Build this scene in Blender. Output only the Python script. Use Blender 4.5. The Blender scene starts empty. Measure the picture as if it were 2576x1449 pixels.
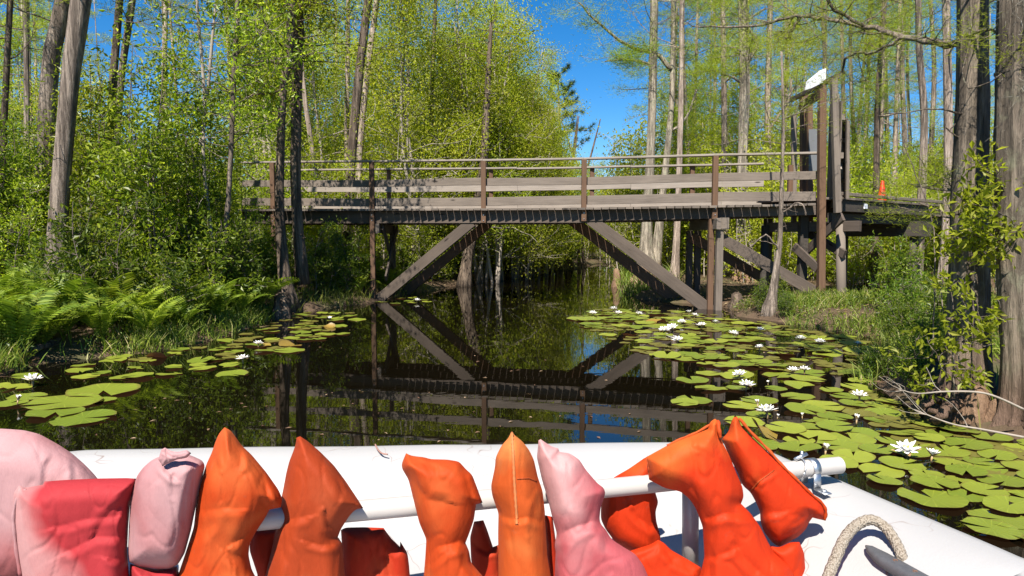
import bpy, math, random
import numpy as np
from mathutils import Vector, noise

C = bpy.context.scene.collection
PI = math.pi
rnd = random.Random(7)
nrs = np.random.RandomState(11)

# ------------------------------------------------------------------ camera geometry (pixels of a 2576 x 1449 view)
F, CX, CY, CAMZ = 1717.0, 1288.0, 724.5, 1.3
PITCH = math.radians(4.15)
CP, SP = math.cos(PITCH), math.sin(PITCH)

def ray(x, y):
    u = (x - CX) / F; v = (CY - y) / F
    return (u, CP + v * SP, -SP + v * CP)

def at(x, y, Y):
    r = ray(x, y); t = Y / r[1]
    return Vector((r[0] * t, Y, CAMZ + r[2] * t))

def gp(x, y, z=0.0):
    r = ray(x, y); t = (z - CAMZ) / r[2]
    return Vector((r[0] * t, r[1] * t, z))

# ------------------------------------------------------------------ mesh helpers
def np_mesh(name, V, loops, sizes, uv=None, smooth=False):
    me = bpy.data.meshes.new(name)
    V = np.asarray(V, dtype=np.float32); loops = np.asarray(loops, dtype=np.int32); sizes = np.asarray(sizes, dtype=np.int32)
    me.vertices.add(len(V)); me.vertices.foreach_set('co', V.ravel())
    me.loops.add(len(loops)); me.loops.foreach_set('vertex_index', loops)
    me.polygons.add(len(sizes))
    st = np.zeros(len(sizes), dtype=np.int32); st[1:] = np.cumsum(sizes)[:-1]
    me.polygons.foreach_set('loop_start', st)
    me.polygons.foreach_set('use_smooth', np.full(len(sizes), smooth, dtype=bool))
    if uv is not None:
        l = me.uv_layers.new(name='UVMap')
        l.data.foreach_set('uv', np.asarray(uv, dtype=np.float32).ravel())
    me.update(calc_edges=True)
    return me

class MB:
    def __init__(s): s.v = []; s.l = []; s.s = []; s.uv = []; s.n = 0
    def add(s, V, faces, uv=None):
        s.v.extend([tuple(p) for p in V])
        k = 0
        for f in faces:
            s.l.extend([i + s.n for i in f]); s.s.append(len(f))
            for _ in f:
                s.uv.append(uv[k] if uv else (0.0, 0.0)); k += 1
        s.n += len(V)
    def beam(s, p, q, w, h, up=(0, 0, 1), bev=0.006):
        """board from p to q, w wide (sideways), h high (along up), edges chamfered"""
        p = Vector(p); q = Vector(q); d = q - p; L = d.length; d.normalize()
        up = Vector(up); side = d.cross(up)
        if side.length < 1e-4: side = d.cross(Vector((0, 1, 0)))
        side.normalize(); u = side.cross(d).normalized()
        b = min(bev, w * .3, h * .3)
        prof = [(-w/2+b, -h/2), (w/2-b, -h/2), (w/2, -h/2+b), (w/2, h/2-b), (w/2-b, h/2), (-w/2+b, h/2), (-w/2, h/2-b), (-w/2, -h/2+b)]
        V = [p + side*a + u*c for a, c in prof] + [q + side*a + u*c for a, c in prof]
        o1 = rnd.uniform(0, 50); o2 = rnd.uniform(0, 50)
        acc = [0]
        for i in range(8):
            a = prof[i]; c = prof[(i+1) % 8]; acc.append(acc[-1] + math.hypot(c[0]-a[0], c[1]-a[1]))
        F_ = []; U = []
        for i in range(8):
            j = (i+1) % 8
            F_.append((i, j, 8+j, 8+i)); U += [(o1, o2+acc[i]), (o1, o2+acc[i+1]), (o1+L, o2+acc[i+1]), (o1+L, o2+acc[i])]
        F_.append(tuple(range(7, -1, -1))); U += [(o1+prof[i][0], o2+prof[i][1]) for i in range(7, -1, -1)]
        F_.append(tuple(range(8, 16))); U += [(o1+prof[i][0], o2+prof[i][1]) for i in range(8)]
        s.add(V, F_, U)
    def plank(s, pts, w, h):
        """one board swept along nearly straight points"""
        pts = [Vector(p) for p in pts]; d = (pts[-1]-pts[0]).normalized(); side = d.cross(Vector((0, 0, 1))).normalized(); u = Vector((0, 0, 1)); b = min(.004, h*.2, w*.2)
        prof = [(-w/2+b, -h/2), (w/2-b, -h/2), (w/2, -h/2+b), (w/2, h/2-b), (w/2-b, h/2), (-w/2+b, h/2), (-w/2, h/2-b), (-w/2, -h/2+b)]
        V = [p + side*x + u*z for p in pts for x, z in prof]; o1 = rnd.uniform(0, 50); o2 = rnd.uniform(0, 50); acc = [0]
        for i in range(8):
            e = prof[i]; f = prof[(i+1) % 8]; acc.append(acc[-1] + math.hypot(f[0]-e[0], f[1]-e[1]))
        Fc = []; U = []; L = 0
        for k in range(len(pts)-1):
            L2 = L + (pts[k+1]-pts[k]).length
            for i in range(8):
                j = (i+1) % 8; Fc.append((k*8+i, k*8+j, k*8+8+j, k*8+8+i)); U += [(o1+L, o2+acc[i]), (o1+L, o2+acc[i+1]), (o1+L2, o2+acc[i+1]), (o1+L2, o2+acc[i])]
            L = L2
        m = (len(pts)-1)*8
        Fc.append(tuple(range(7, -1, -1))); U += [(o1+prof[i][0], o2+prof[i][1]) for i in range(7, -1, -1)]
        Fc.append(tuple(m+i for i in range(8))); U += [(o1+prof[i][0], o2+prof[i][1]) for i in range(8)]
        s.add(V, Fc, U)
    def tube(s, path, radii, n=8, cap=True, flute=0, fl_amp=None, seed=0):
        path = [Vector(p) for p in path]; m = len(path)
        V = []; ref = Vector((0.31, 0.95, 0.05)).normalized()
        for i in range(m):
            d = (path[min(i+1, m-1)] - path[max(i-1, 0)]).normalized()
            a = d.cross(ref)
            if a.length < .1: a = d.cross(Vector((1, 0, 0)))
            a.normalize(); b = d.cross(a).normalized()
            for k in range(n):
                th = 2*PI*k/n; r = radii[i]
                if flute:
                    am = fl_amp[i]
                    r *= 1 + am*(math.cos(flute*th + seed) * .6 + .4*math.cos((flute*2+1)*th + seed*2.3) + .25*noise.noise((math.cos(th)*2.2+seed, math.sin(th)*2.2, i*.35)))
                if n > 50: r *= 1 + .10*noise.noise((math.cos(th)*5 + seed, math.sin(th)*5, path[i].z*1.6)) + .06*abs(noise.noise((math.cos(th)*14, math.sin(th)*14 + seed, path[i].z*3.5)))
                V.append(path[i] + a*(r*math.cos(th)) + b*(r*math.sin(th)))
        F_ = []
        for i in range(m-1):
            for k in range(n):
                j = (k+1) % n
                F_.append((i*n+k, i*n+j, (i+1)*n+j, (i+1)*n+k))
        if cap:
            F_.append(tuple(range(n-1, -1, -1))); F_.append(tuple((m-1)*n+k for k in range(n)))
        s.add(V, F_)
    def lathe(s, prof, n=16, o=(0, 0, 0)):
        V = []
        for r, z in prof:
            for k in range(n):
                V.append((o[0]+r*math.cos(2*PI*k/n), o[1]+r*math.sin(2*PI*k/n), o[2]+z))
        F_ = []
        for i in range(len(prof)-1):
            for k in range(n):
                j = (k+1) % n; F_.append((i*n+k, i*n+j, (i+1)*n+j, (i+1)*n+k))
        F_.append(tuple(range(n-1, -1, -1))); F_.append(tuple((len(prof)-1)*n+k for k in range(n)))
        s.add(V, F_)
    def mesh(s, name, smooth=False): return np_mesh(name, s.v, s.l, s.s, s.uv, smooth)
    def build(s, name, mat, parent=None, smooth=False):
        return obj(name, s.mesh(name, smooth), mat, parent)

def obj(name, me, mat, parent=None):
    o = bpy.data.objects.new(name, me); C.objects.link(o)
    if mat is not None and not me.materials: me.materials.append(mat)
    if parent is not None:
        o.parent = parent
        o.matrix_parent_inverse.identity()
        o.location = -parent.location if parent.rotation_euler.z == 0 and parent.scale.x == 1 else (0, 0, 0)
    return o

def tag(o, label, cat, group=None):
    o['label'] = label; o['category'] = cat
    if group: o['group'] = group
    return o

def thing(name, label, cat, loc=(0, 0, 0), group=None):
    o = bpy.data.objects.new(name, None); C.objects.link(o)
    o.location = loc; o.empty_display_size = .2
    return tag(o, label, cat, group)

def child(name, me, mat, parent):
    """a part whose mesh is already in its thing's own space"""
    o = bpy.data.objects.new(name, me); C.objects.link(o); o.parent = parent
    if not me.materials: me.materials.append(mat)
    return o

def copy_thing(src, loc, rotz=0, sc=(1, 1, 1), label=None, group=None):
    r = src.copy(); C.objects.link(r); r.location = loc; r.rotation_euler = (0, 0, rotz); r.scale = sc
    if label: r['label'] = label
    if group: r['group'] = group
    for ch in list(src.children):
        c = ch.copy(); C.objects.link(c); c.parent = r
        for g in ch.children:
            d = g.copy(); C.objects.link(d); d.parent = c
    return r

# ------------------------------------------------------------------ materials
def newmat(name):
    m = bpy.data.materials.new(name); m.use_nodes = True
    nt = m.node_tree; nt.nodes.clear()
    out = nt.nodes.new('ShaderNodeOutputMaterial')
    return m, nt, out

def N(nt, t, **kw):
    n = nt.nodes.new(t)
    for k, v in kw.items():
        if k in n.inputs.keys() if isinstance(k, str) else False: n.inputs[k].default_value = v
        else: setattr(n, k, v)
    return n

def ramp(nt, stops):
    r = nt.nodes.new('ShaderNodeValToRGB'); e = r.color_ramp.elements
    while len(e) < len(stops): e.new(.5)
    for i, (p, c) in enumerate(stops):
        e[i].position = p; e[i].color = (*c, 1)
    return r

def mixc(nt, fac, a, b, mode='MIX'):
    m = nt.nodes.new('ShaderNodeMix'); m.data_type = 'RGBA'; m.blend_type = mode
    L = nt.links
    for sock, v in ((m.inputs[0], fac), (m.inputs[6], a), (m.inputs[7], b)):
        if hasattr(v, 'is_output'): L.new(v, sock)
        elif isinstance(v, (int, float)): sock.default_value = v
        else: sock.default_value = (*v, 1)
    return m.outputs[2]

def noise_tex(nt, vec, scale, detail=5, rough=.6, mapping=None):
    n = nt.nodes.new('ShaderNodeTexNoise'); n.inputs['Scale'].default_value = scale
    n.inputs['Detail'].default_value = detail; n.inputs['Roughness'].default_value = rough
    if mapping:
        mp = nt.nodes.new('ShaderNodeMapping'); mp.inputs['Scale'].default_value = mapping
        nt.links.new(vec, mp.inputs['Vector']); vec = mp.outputs[0]
    nt.links.new(vec, n.inputs['Vector'])
    return n.outputs['Fac']

def bump(nt, h, strength, dist):
    b = nt.nodes.new('ShaderNodeBump'); b.inputs['Strength'].default_value = strength; b.inputs['Distance'].default_value = dist
    nt.links.new(h, b.inputs['Height']); return b.outputs[0]

def leafmat(name, cols, trans=.4, rough=.42, spec=.35, tcol=1.25):
    m, nt, out = newmat(name); L = nt.links
    g = nt.nodes.new('ShaderNodeNewGeometry'); oi = nt.nodes.new('ShaderNodeObjectInfo')
    r = ramp(nt, cols); L.new(g.outputs['Random Per Island'], r.inputs[0])
    hv = nt.nodes.new('ShaderNodeHueSaturation')
    mr = nt.nodes.new('ShaderNodeMapRange'); mr.inputs[3].default_value = .72; mr.inputs[4].default_value = 1.28
    L.new(oi.outputs['Random'], mr.inputs[0]); L.new(mr.outputs[0], hv.inputs['Value'])
    mr2 = nt.nodes.new('ShaderNodeMapRange'); mr2.inputs[3].default_value = .485; mr2.inputs[4].default_value = .512
    mm = nt.nodes.new('ShaderNodeMath'); mm.operation = 'FRACT'
    mk = nt.nodes.new('ShaderNodeMath'); mk.operation = 'MULTIPLY'; mk.inputs[1].default_value = 7.31
    L.new(oi.outputs['Random'], mk.inputs[0]); L.new(mk.outputs[0], mm.inputs[0]); L.new(mm.outputs[0], mr2.inputs[0])
    L.new(mr2.outputs[0], hv.inputs['Hue']); L.new(r.outputs[0], hv.inputs['Color'])
    p = nt.nodes.new('ShaderNodeBsdfPrincipled'); p.inputs['Roughness'].default_value = rough
    p.inputs['Specular IOR Level'].default_value = spec
    L.new(hv.outputs[0], p.inputs['Base Color'])
    t = nt.nodes.new('ShaderNodeBsdfTranslucent')
    tc = mixc(nt, 1.0, hv.outputs[0], (tcol, tcol*1.05, tcol*.6), 'MULTIPLY')
    L.new(tc, t.inputs['Color'])
    mx = nt.nodes.new('ShaderNodeMixShader'); mx.inputs[0].default_value = trans
    L.new(p.outputs[0], mx.inputs[1]); L.new(t.outputs[0], mx.inputs[2]); L.new(mx.outputs[0], out.inputs[0])
    return m

def barkmat(name, dark, light, lichen=None, mud=None):
    m, nt, out = newmat(name); L = nt.links
    tc = nt.nodes.new('ShaderNodeTexCoord'); co = tc.outputs['Object']
    n1 = noise_tex(nt, co, 1, 8, .7, (30, 30, 2.6)); n0 = noise_tex(nt, co, 1, 4, .6, (13, 13, .9))
    n2 = noise_tex(nt, co, 1, 4, .6, (3.5, 3.5, 1.6))
    ab = nt.nodes.new('ShaderNodeMath'); ab.operation = 'MULTIPLY_ADD'; ab.inputs[1].default_value = .9; L.new(n0, ab.inputs[0])
    hf = nt.nodes.new('ShaderNodeMath'); hf.operation = 'MULTIPLY_ADD'; hf.inputs[1].default_value = 1.0; hf.inputs[2].default_value = -.45; L.new(n1, hf.inputs[0]); L.new(hf.outputs[0], ab.inputs[2])
    n1 = ab.outputs[0]
    r = ramp(nt, [(.36, tuple(x*.45 for x in dark)), (.47, dark), (.62, light)]); L.new(n1, r.inputs[0])
    col = mixc(nt, .35, r.outputs[0], mixc(nt, n2, tuple(x*.55 for x in dark), tuple(min(1, x*1.25) for x in light)))
    if lichen:
        n3 = noise_tex(nt, co, 5, 6, .7); rr = ramp(nt, [(.55, (0, 0, 0)), (.68, (1, 1, 1))]); L.new(n3, rr.inputs[0])
        f = nt.nodes.new('ShaderNodeMath'); f.operation = 'MULTIPLY'; f.inputs[1].default_value = .7; L.new(rr.outputs[0], f.inputs[0])
        col = mixc(nt, f.outputs[0], col, lichen)
    if mud:
        g = nt.nodes.new('ShaderNodeNewGeometry'); sx = nt.nodes.new('ShaderNodeSeparateXYZ'); L.new(g.outputs['Position'], sx.inputs[0])
        ad = nt.nodes.new('ShaderNodeMath'); ad.operation = 'MULTIPLY_ADD'; ad.inputs[1].default_value = -.35; L.new(n2, ad.inputs[0]); L.new(sx.outputs[2], ad.inputs[2])
        mr = nt.nodes.new('ShaderNodeMapRange'); mr.inputs[1].default_value = mud[0]; mr.inputs[2].default_value = mud[1]
        mr.inputs[3].default_value = 1; mr.inputs[4].default_value = 0
        L.new(ad.outputs[0], mr.inputs[0])
        col = mixc(nt, mr.outputs[0], col, mixc(nt, n1, mud[2], mud[3]))
    p = nt.nodes.new('ShaderNodeBsdfPrincipled'); p.inputs['Roughness'].default_value = .9; p.inputs['Specular IOR Level'].default_value = .15
    L.new(col, p.inputs['Base Color']); L.new(bump(nt, n1, 1.0, .05), p.inputs['Normal']); L.new(p.outputs[0], out.inputs[0])
    return m

def woodmat(name, c1, c2, stain=.4, rough=.8):
    m, nt, out = newmat(name); L = nt.links
    uv = nt.nodes.new('ShaderNodeUVMap'); co = uv.outputs[0]
    g = noise_tex(nt, co, 1, 7, .65, (2.2, 70, 1)); g2 = noise_tex(nt, co, 1, 5, .6, (1.4, 5, 1))
    geo = nt.nodes.new('ShaderNodeNewGeometry')
    r = ramp(nt, [(.28, c1), (.72, c2)]); L.new(g, r.inputs[0])
    col = mixc(nt, stain, r.outputs[0], mixc(nt, g2, tuple(x*.35 for x in c1), tuple(min(1, x*1.35) for x in c2)))
    vo = nt.nodes.new('ShaderNodeTexVoronoi'); vo.inputs['Scale'].default_value = 1; mp = nt.nodes.new('ShaderNodeMapping'); mp.inputs['Scale'].default_value = (1.7, 6, 1)
    L.new(co, mp.inputs[0]); L.new(mp.outputs[0], vo.inputs['Vector'])
    kr = ramp(nt, [(.06, (1, 1, 1)), (.13, (0, 0, 0))]); L.new(vo.outputs['Distance'], kr.inputs[0])
    col = mixc(nt, kr.outputs[0], col, tuple(x*.4 for x in c1))
    hv = nt.nodes.new('ShaderNodeHueSaturation'); mr = nt.nodes.new('ShaderNodeMapRange'); mr.inputs[3].default_value = .7; mr.inputs[4].default_value = 1.25
    L.new(geo.outputs['Random Per Island'], mr.inputs[0]); L.new(mr.outputs[0], hv.inputs['Value']); L.new(col, hv.inputs['Color'])
    p = nt.nodes.new('ShaderNodeBsdfPrincipled'); p.inputs['Roughness'].default_value = rough; p.inputs['Specular IOR Level'].default_value = .25
    L.new(hv.outputs[0], p.inputs['Base Color']); L.new(bump(nt, g, .5, .006), p.inputs['Normal']); L.new(p.outputs[0], out.inputs[0])
    return m

def plain(name, col, rough=.5, metal=0, spec=.5, var=0, scale=20, bumpd=0):
    m, nt, out = newmat(name); L = nt.links
    p = nt.nodes.new('ShaderNodeBsdfPrincipled'); p.inputs['Roughness'].default_value = rough; p.inputs['Metallic'].default_value = metal
    p.inputs['Specular IOR Level'].default_value = spec
    if var or bumpd:
        tc = nt.nodes.new('ShaderNodeTexCoord'); n = noise_tex(nt, tc.outputs['Object'], scale, 6, .65)
        L.new(mixc(nt, n, tuple(x*(1-var) for x in col), tuple(min(1, x*(1+var)) for x in col)), p.inputs['Base Color'])
        if bumpd: L.new(bump(nt, n, .6, bumpd), p.inputs['Normal'])
    else: p.inputs['Base Color'].default_value = (*col, 1)
    L.new(p.outputs[0], out.inputs[0]); return m

def fabric(name, base, faded, lo=.42, hi=.62, scale=4.0, bias=(0, 0, 0), cen=(0, 0, .62), dirt=(.16, .08, .05)):
    m, nt, out = newmat(name); L = nt.links
    tc = nt.nodes.new('ShaderNodeTexCoord'); co = tc.outputs['Object']
    n = noise_tex(nt, co, scale, 3, .5); sx = nt.nodes.new('ShaderNodeSeparateXYZ'); L.new(co, sx.inputs[0])
    acc = n
    for k in range(3):
        if bias[k]:
            a = nt.nodes.new('ShaderNodeMath'); a.operation = 'MULTIPLY_ADD'; a.inputs[1].default_value = bias[k]
            s0 = nt.nodes.new('ShaderNodeMath'); s0.operation = 'SUBTRACT'; s0.inputs[1].default_value = cen[k]; L.new(sx.outputs[k], s0.inputs[0])
            L.new(s0.outputs[0], a.inputs[0]); L.new(acc, a.inputs[2]); acc = a.outputs[0]
    r = ramp(nt, [(lo, (0, 0, 0)), (hi, (1, 1, 1))]); L.new(acc, r.inputs[0])
    col = mixc(nt, r.outputs[0], base, faded)
    g = noise_tex(nt, co, 1, 4, .7, (400, 400, 60))
    col = mixc(nt, .14, col, mixc(nt, g, (.05, .02, .02), (1, 1, 1)), 'OVERLAY')
    d = noise_tex(nt, co, 14, 6, .75); dr = ramp(nt, [(.62, (0, 0, 0)), (.8, (.55, .55, .55))]); L.new(d, dr.inputs[0])
    col = mixc(nt, dr.outputs[0], col, dirt)
    p = nt.nodes.new('ShaderNodeBsdfPrincipled'); p.inputs['Roughness'].default_value = .7; p.inputs['Specular IOR Level'].default_value = .15
    L.new(col, p.inputs['Base Color'])
    w = noise_tex(nt, co, 1, 4, .6, (16, 16, 7)); b1 = bump(nt, w, .35, .014)
    bb = nt.nodes.new('ShaderNodeBump'); bb.inputs['Strength'].default_value = .25; bb.inputs['Distance'].default_value = .001
    L.new(g, bb.inputs['Height']); L.new(b1, bb.inputs['Normal']); 
    wn1 = noise_tex(nt, co, 1, 2, .4, (7, 7, 2.6)); wa = nt.nodes.new('ShaderNodeMath'); wa.operation = 'SUBTRACT'; wa.inputs[1].default_value = .5; L.new(wn1, wa.inputs[0])
    wb = nt.nodes.new('ShaderNodeMath'); wb.operation = 'ABSOLUTE'; L.new(wa.outputs[0], wb.inputs[0])
    wr = ramp(nt, [(0, (0, 0, 0)), (.035, (.75, .75, .75)), (.12, (1, 1, 1))]); L.new(wb.outputs[0], wr.inputs[0])
    b3 = nt.nodes.new('ShaderNodeBump'); b3.inputs['Strength'].default_value = .22; b3.inputs['Distance'].default_value = .006
    L.new(wr.outputs[0], b3.inputs['Height']); L.new(bb.outputs[0], b3.inputs['Normal']); L.new(b3.outputs[0], p.inputs['Normal'])
    L.new(p.outputs[0], out.inputs[0]); return m

M = {}
M['leaf_shrub'] = leafmat('glossy shrub leaves', [(0, (.085, .13, .008)), (.45, (.185, .24, .013)), (.8, (.27, .315, .022)), (1, (.35, .37, .045))], .56, .4, .35, 1.5)
M['leaf_bright'] = leafmat('fresh spring leaves', [(0, (.17, .215, .012)), (.5, (.3, .345, .022)), (.85, (.38, .41, .035)), (1, (.44, .43, .08))], .6, .45, .3, 1.5)
M['leaf_under'] = leafmat('understorey leaves', [(0, (.05, .09, .008)), (.6, (.12, .18, .014)), (1, (.23, .27, .03))], .52, .42, .35, 1.4)
M['needle'] = leafmat('cypress needles', [(0, (.17, .22, .02)), (.6, (.28, .34, .03)), (1, (.36, .4, .06))], .58, .6, .2, 1.4)
M['pine'] = leafmat('pine needles', [(0, (.02, .05, .012)), (.7, (.05, .09, .02)), (1, (.1, .12, .03))], .2, .5, .3)
M['fern'] = leafmat('fern fronds', [(0, (.08, .125, .01)), (.5, (.16, .22, .016)), (1, (.25, .3, .03))], .4, .5, .3)
M['grass'] = leafmat('bank grass', [(0, (.08, .13, .015)), (.5, (.17, .23, .025)), (.78, (.25, .28, .05)), (1, (.36, .29, .14))], .4, .5, .3)
M['straw'] = leafmat('dead reeds and leaves', [(0, (.09, .05, .03)), (.5, (.2, .13, .07)), (1, (.34, .25, .15))], .2, .7, .2)
M['bark'] = barkmat('grey cypress bark', (.08, .06, .047), (.33, .265, .21))
M['bark_pale'] = barkmat('pale weathered bark', (.17, .125, .095), (.47, .375, .3))
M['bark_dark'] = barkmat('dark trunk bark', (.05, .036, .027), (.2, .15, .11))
M['bark_but'] = barkmat('buttressed cypress bark', (.12, .1, .075), (.4, .34, .26), (.3, .31, .2), (.25, .55, (.13, .075, .045), (.3, .19, .12)))
M['bark_big'] = barkmat('lichened big cypress bark', (.075, .06, .045), (.29, .23, .17), (.24, .23, .15), (.0, .42, (.07, .045, .03), (.22, .14, .1)))
M['twig'] = plain('twig bark', (.26, .22, .18), .85, 0, .2, .4, 30)
M['twig_dark'] = plain('dark stem bark', (.12, .095, .075), .85, 0, .2, .5, 25)
M['moss'] = leafmat('hanging grey moss', [(0, (.12, .11, .09)), (1, (.3, .28, .24))], .25, .8, .1, 1.0)
M['wood_grey'] = woodmat('weathered grey boards', (.06, .046, .036), (.2, .162, .13), .55)
M['wood_rail'] = woodmat('weathered caps and sunlit boards', (.13, .105, .085), (.31, .265, .22), .4)
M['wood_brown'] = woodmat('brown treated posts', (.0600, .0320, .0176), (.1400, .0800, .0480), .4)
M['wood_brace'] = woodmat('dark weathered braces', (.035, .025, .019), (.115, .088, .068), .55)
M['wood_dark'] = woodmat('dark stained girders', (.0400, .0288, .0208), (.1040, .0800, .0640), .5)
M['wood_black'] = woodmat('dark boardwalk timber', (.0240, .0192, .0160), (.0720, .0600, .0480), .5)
M['bolt'] = plain('galvanised bolts', (.5, .5, .5), .4, .9)

def sdist(X, Y, A):
    """signed distance to a polygon, positive outside"""
    B = np.roll(A, -1, axis=0); d2 = np.full(X.shape, 1e18); ins = np.zeros(X.shape, bool)
    for (ax, ay), (bx, by) in zip(A, B):
        ex, ey = bx-ax, by-ay; t = np.clip(((X-ax)*ex + (Y-ay)*ey)/(ex*ex + ey*ey + 1e-12), 0, 1)
        d2 = np.minimum(d2, (X-ax-t*ex)**2 + (Y-ay-t*ey)**2)
        c = ((ay > Y) != (by > Y)) & (X < (bx-ax)*(Y-ay)/((by-ay) if abs(by-ay) > 1e-12 else 1e-12) + ax)
        ins ^= c
    d = np.sqrt(d2); return np.where(ins, -d, d)
# ------------------------------------------------------------------ footbridge
BA = Vector((at(935, 700, 14.4).x, 14.4)); BB = Vector((at(1795, 700, 12.5).x, 12.5))
BD = (BB - BA).normalized(); BN = Vector((.02, 1.0)).normalized(); BW = 1.6
def bp(x, y, off=0.0):
    """point of pixel (x, y) on the near face plane of the bridge, pushed back by off"""
    r = ray(x, y)
    # (r0 t, r1 t) = BA + BD s
    det = r[0]*(-BD.y) + BD.x*r[1]
    t = (BA.x*(-BD.y) + BD.x*BA.y) / det
    p = Vector((r[0]*t, r[1]*t, CAMZ + r[2]*t))
    return p + Vector((BN.x*off, BN.y*off, 0))
def bs(p): return (Vector((p[0], p[1])) - BA).dot(BD)
def interp(tab, s):
    if s <= tab[0][0]: a, b = tab[0], tab[1]
    elif s >= tab[-1][0]: a, b = tab[-2], tab[-1]
    else:
        for a, b in zip(tab, tab[1:]):
            if a[0] <= s <= b[0]: break
    return a[1] + (b[1]-a[1])*(s-a[0])/(b[0]-a[0])
def prof(pts): return [(bs(p), p.z) for p in (bp(x, y) for x, y in pts)]
CAPZ = prof([(620, 410), (700, 409), (935, 406), (1217, 404), (1468, 400), (1795, 391), (2060, 387)])
MIDZ = prof([(640, 461), (935, 461), (1217, 458), (1468, 455), (1795, 445), (2050, 441)])
LOWZ = prof([(640, 508), (935, 509), (1217, 507), (1468, 503), (1795, 496), (2050, 494)])
DECKZ = prof([(640, 527), (935, 526), (1217, 525), (1468, 523), (1795, 518), (2060, 512)])
GIRZ = prof([(640, 563), (935, 562), (1217, 563), (1468, 559), (1795, 549), (2060, 540)])
def bq(s, z, off=0): return Vector((BA.x + BD.x*s + BN.x*off, BA.y + BD.y*s + BN.y*off, z))
S0 = bs(bp(610, 500)); S1 = bs(bp(2056, 500))
PX_POST = [690, 938, 1217, 1468, 1795]
SP_ = [bs(bp(x, 480)) for x in PX_POST]

bridge = thing('footbridge', 'long grey timber footbridge with board railings spanning the dark channel', 'footbridge', bq(0, 0))
# deck: cross planks with gaps
mb = MB(); s = S0
while s < S1 - .05:
    z = interp(DECKZ, s) - .02
    j = rnd.uniform(-.012, .012); wj = .132
    mb.beam(bq(s, z + rnd.uniform(-.003, .003), -.2 + j*.7), bq(s, z + rnd.uniform(-.003, .003), BW + .10 + j), wj, .04, bev=.004)
    s += wj + .017
mb.build('deck', M['wood_grey'], bridge)
# girders in three lengths each
ends = [S0, SP_[1] + .02, SP_[3] + .02, SP_[4] + .28, S1]
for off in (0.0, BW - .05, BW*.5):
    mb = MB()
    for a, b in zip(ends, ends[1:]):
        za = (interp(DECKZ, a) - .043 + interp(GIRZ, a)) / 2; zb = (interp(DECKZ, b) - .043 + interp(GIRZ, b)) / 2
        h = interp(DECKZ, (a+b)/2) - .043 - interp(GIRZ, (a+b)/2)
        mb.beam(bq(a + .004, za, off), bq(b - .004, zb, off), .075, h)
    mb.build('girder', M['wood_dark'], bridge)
# railings
def rail(nm, tab, off, w, h, mat, cuts, droop=0.0):
    for i, (a, b) in enumerate(zip(cuts, cuts[1:])):
        mb = MB(); k = 6; a_ = a + .002; b_ = b - .002; t0, t1 = rnd.gauss(0, .006), rnd.gauss(0, .006)
        mb.plank([bq(a_ + (b_-a_)*q/k, interp(tab, a_ + (b_-a_)*q/k) + t0 + (t1-t0)*q/k, off + .004*(i % 2)) for q in range(k+1)], w, h)
        mb.build(nm, mat, bridge)
cuts = [S0] + SP_ + [S1 - .02]
capc = [S0, SP_[1], SP_[2], SP_[3], SP_[4], S1 - .02]
rail('handrail', CAPZ, -.035, .15, .036, M['wood_rail'], capc)
rail('rail_board', MIDZ, .0, .034, .145, M['wood_grey'], capc)
rail('rail_board', LOWZ, .0, .034, .165, M['wood_grey'], capc)
S1F = bs(bp(2000, 480))
farc = [S0] + [bs(bp(x, 480)) for x in (700, 985, 1300, 1620, 1880)] + [S1F]
rail('handrail', CAPZ, BW + .03, .15, .036, M['wood_rail'], farc)
rail('rail_board', MIDZ, BW, .034, .15, M['wood_rail'], farc)  # paler wood than the near boards paints direct sun on the far ones
rail('rail_board', LOWZ, BW, .034, .165, M['wood_rail'], farc)
# near posts, bolted outside the girder
for i, s in enumerate(SP_):
    z1 = interp(CAPZ, s) - .019
    z0 = interp(GIRZ, s) + .02
    if i in (0, 1): z0 = -.1
    if i == 4: z0 = interp(GIRZ, s) - .02
    mb = MB(); mb.beam(bq(s, z0, -.087), bq(s, z1, -.087), .095, .095, up=(0, 1, 0))
    po = mb.build('post', M['wood_brown'], bridge)
    mb = MB()
    for dz in (.06, .17):
        p = bq(s, interp(GIRZ, s) + dz, -.135)
        mb.tube([p, p + Vector((0, -.012, 0))], [.011, .008], 8)
    child('bolt', mb.mesh('bolt'), M['bolt'], po)
for x in (700, 977, 1235, 1490, 1743, 1990):
    r = ray(x, 480); s = None
    # far posts where the far plane meets the pixel column
    o = BA + BN*BW; det = r[0]*(-BD.y) + BD.x*r[1]; t = (o.x*(-BD.y) + BD.x*o.y)/det
    s = (Vector((r[0]*t, r[1]*t)) - o).dot(BD)
    mb = MB(); mb.beam(bq(s, interp(GIRZ, s) + .02, BW + .064), bq(s, interp(CAPZ, s) - .019, BW + .064), .09, .09, up=(0, 1, 0))
    mb.build('post', M['wood_brown'], bridge)
# braces, near and far
def brace(x0, y0, x1, y1, off, hgt, mat):
    p = bp(x0, y0); q = bp(x1, y1); a = bq(bs(p), p.z, off); b = bq(bs(q), q.z, off)
    mb = MB(); mb.beam(a, b, .075, hgt, up=(0, 0, 1)); mb.build('brace', mat, bridge)
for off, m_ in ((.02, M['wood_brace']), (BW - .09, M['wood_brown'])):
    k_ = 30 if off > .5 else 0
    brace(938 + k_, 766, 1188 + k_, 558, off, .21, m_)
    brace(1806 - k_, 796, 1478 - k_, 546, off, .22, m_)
    brace(1806 - k_*.6, 596, 2150 - k_*.6, 792, off - .05, .2, m_)
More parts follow.
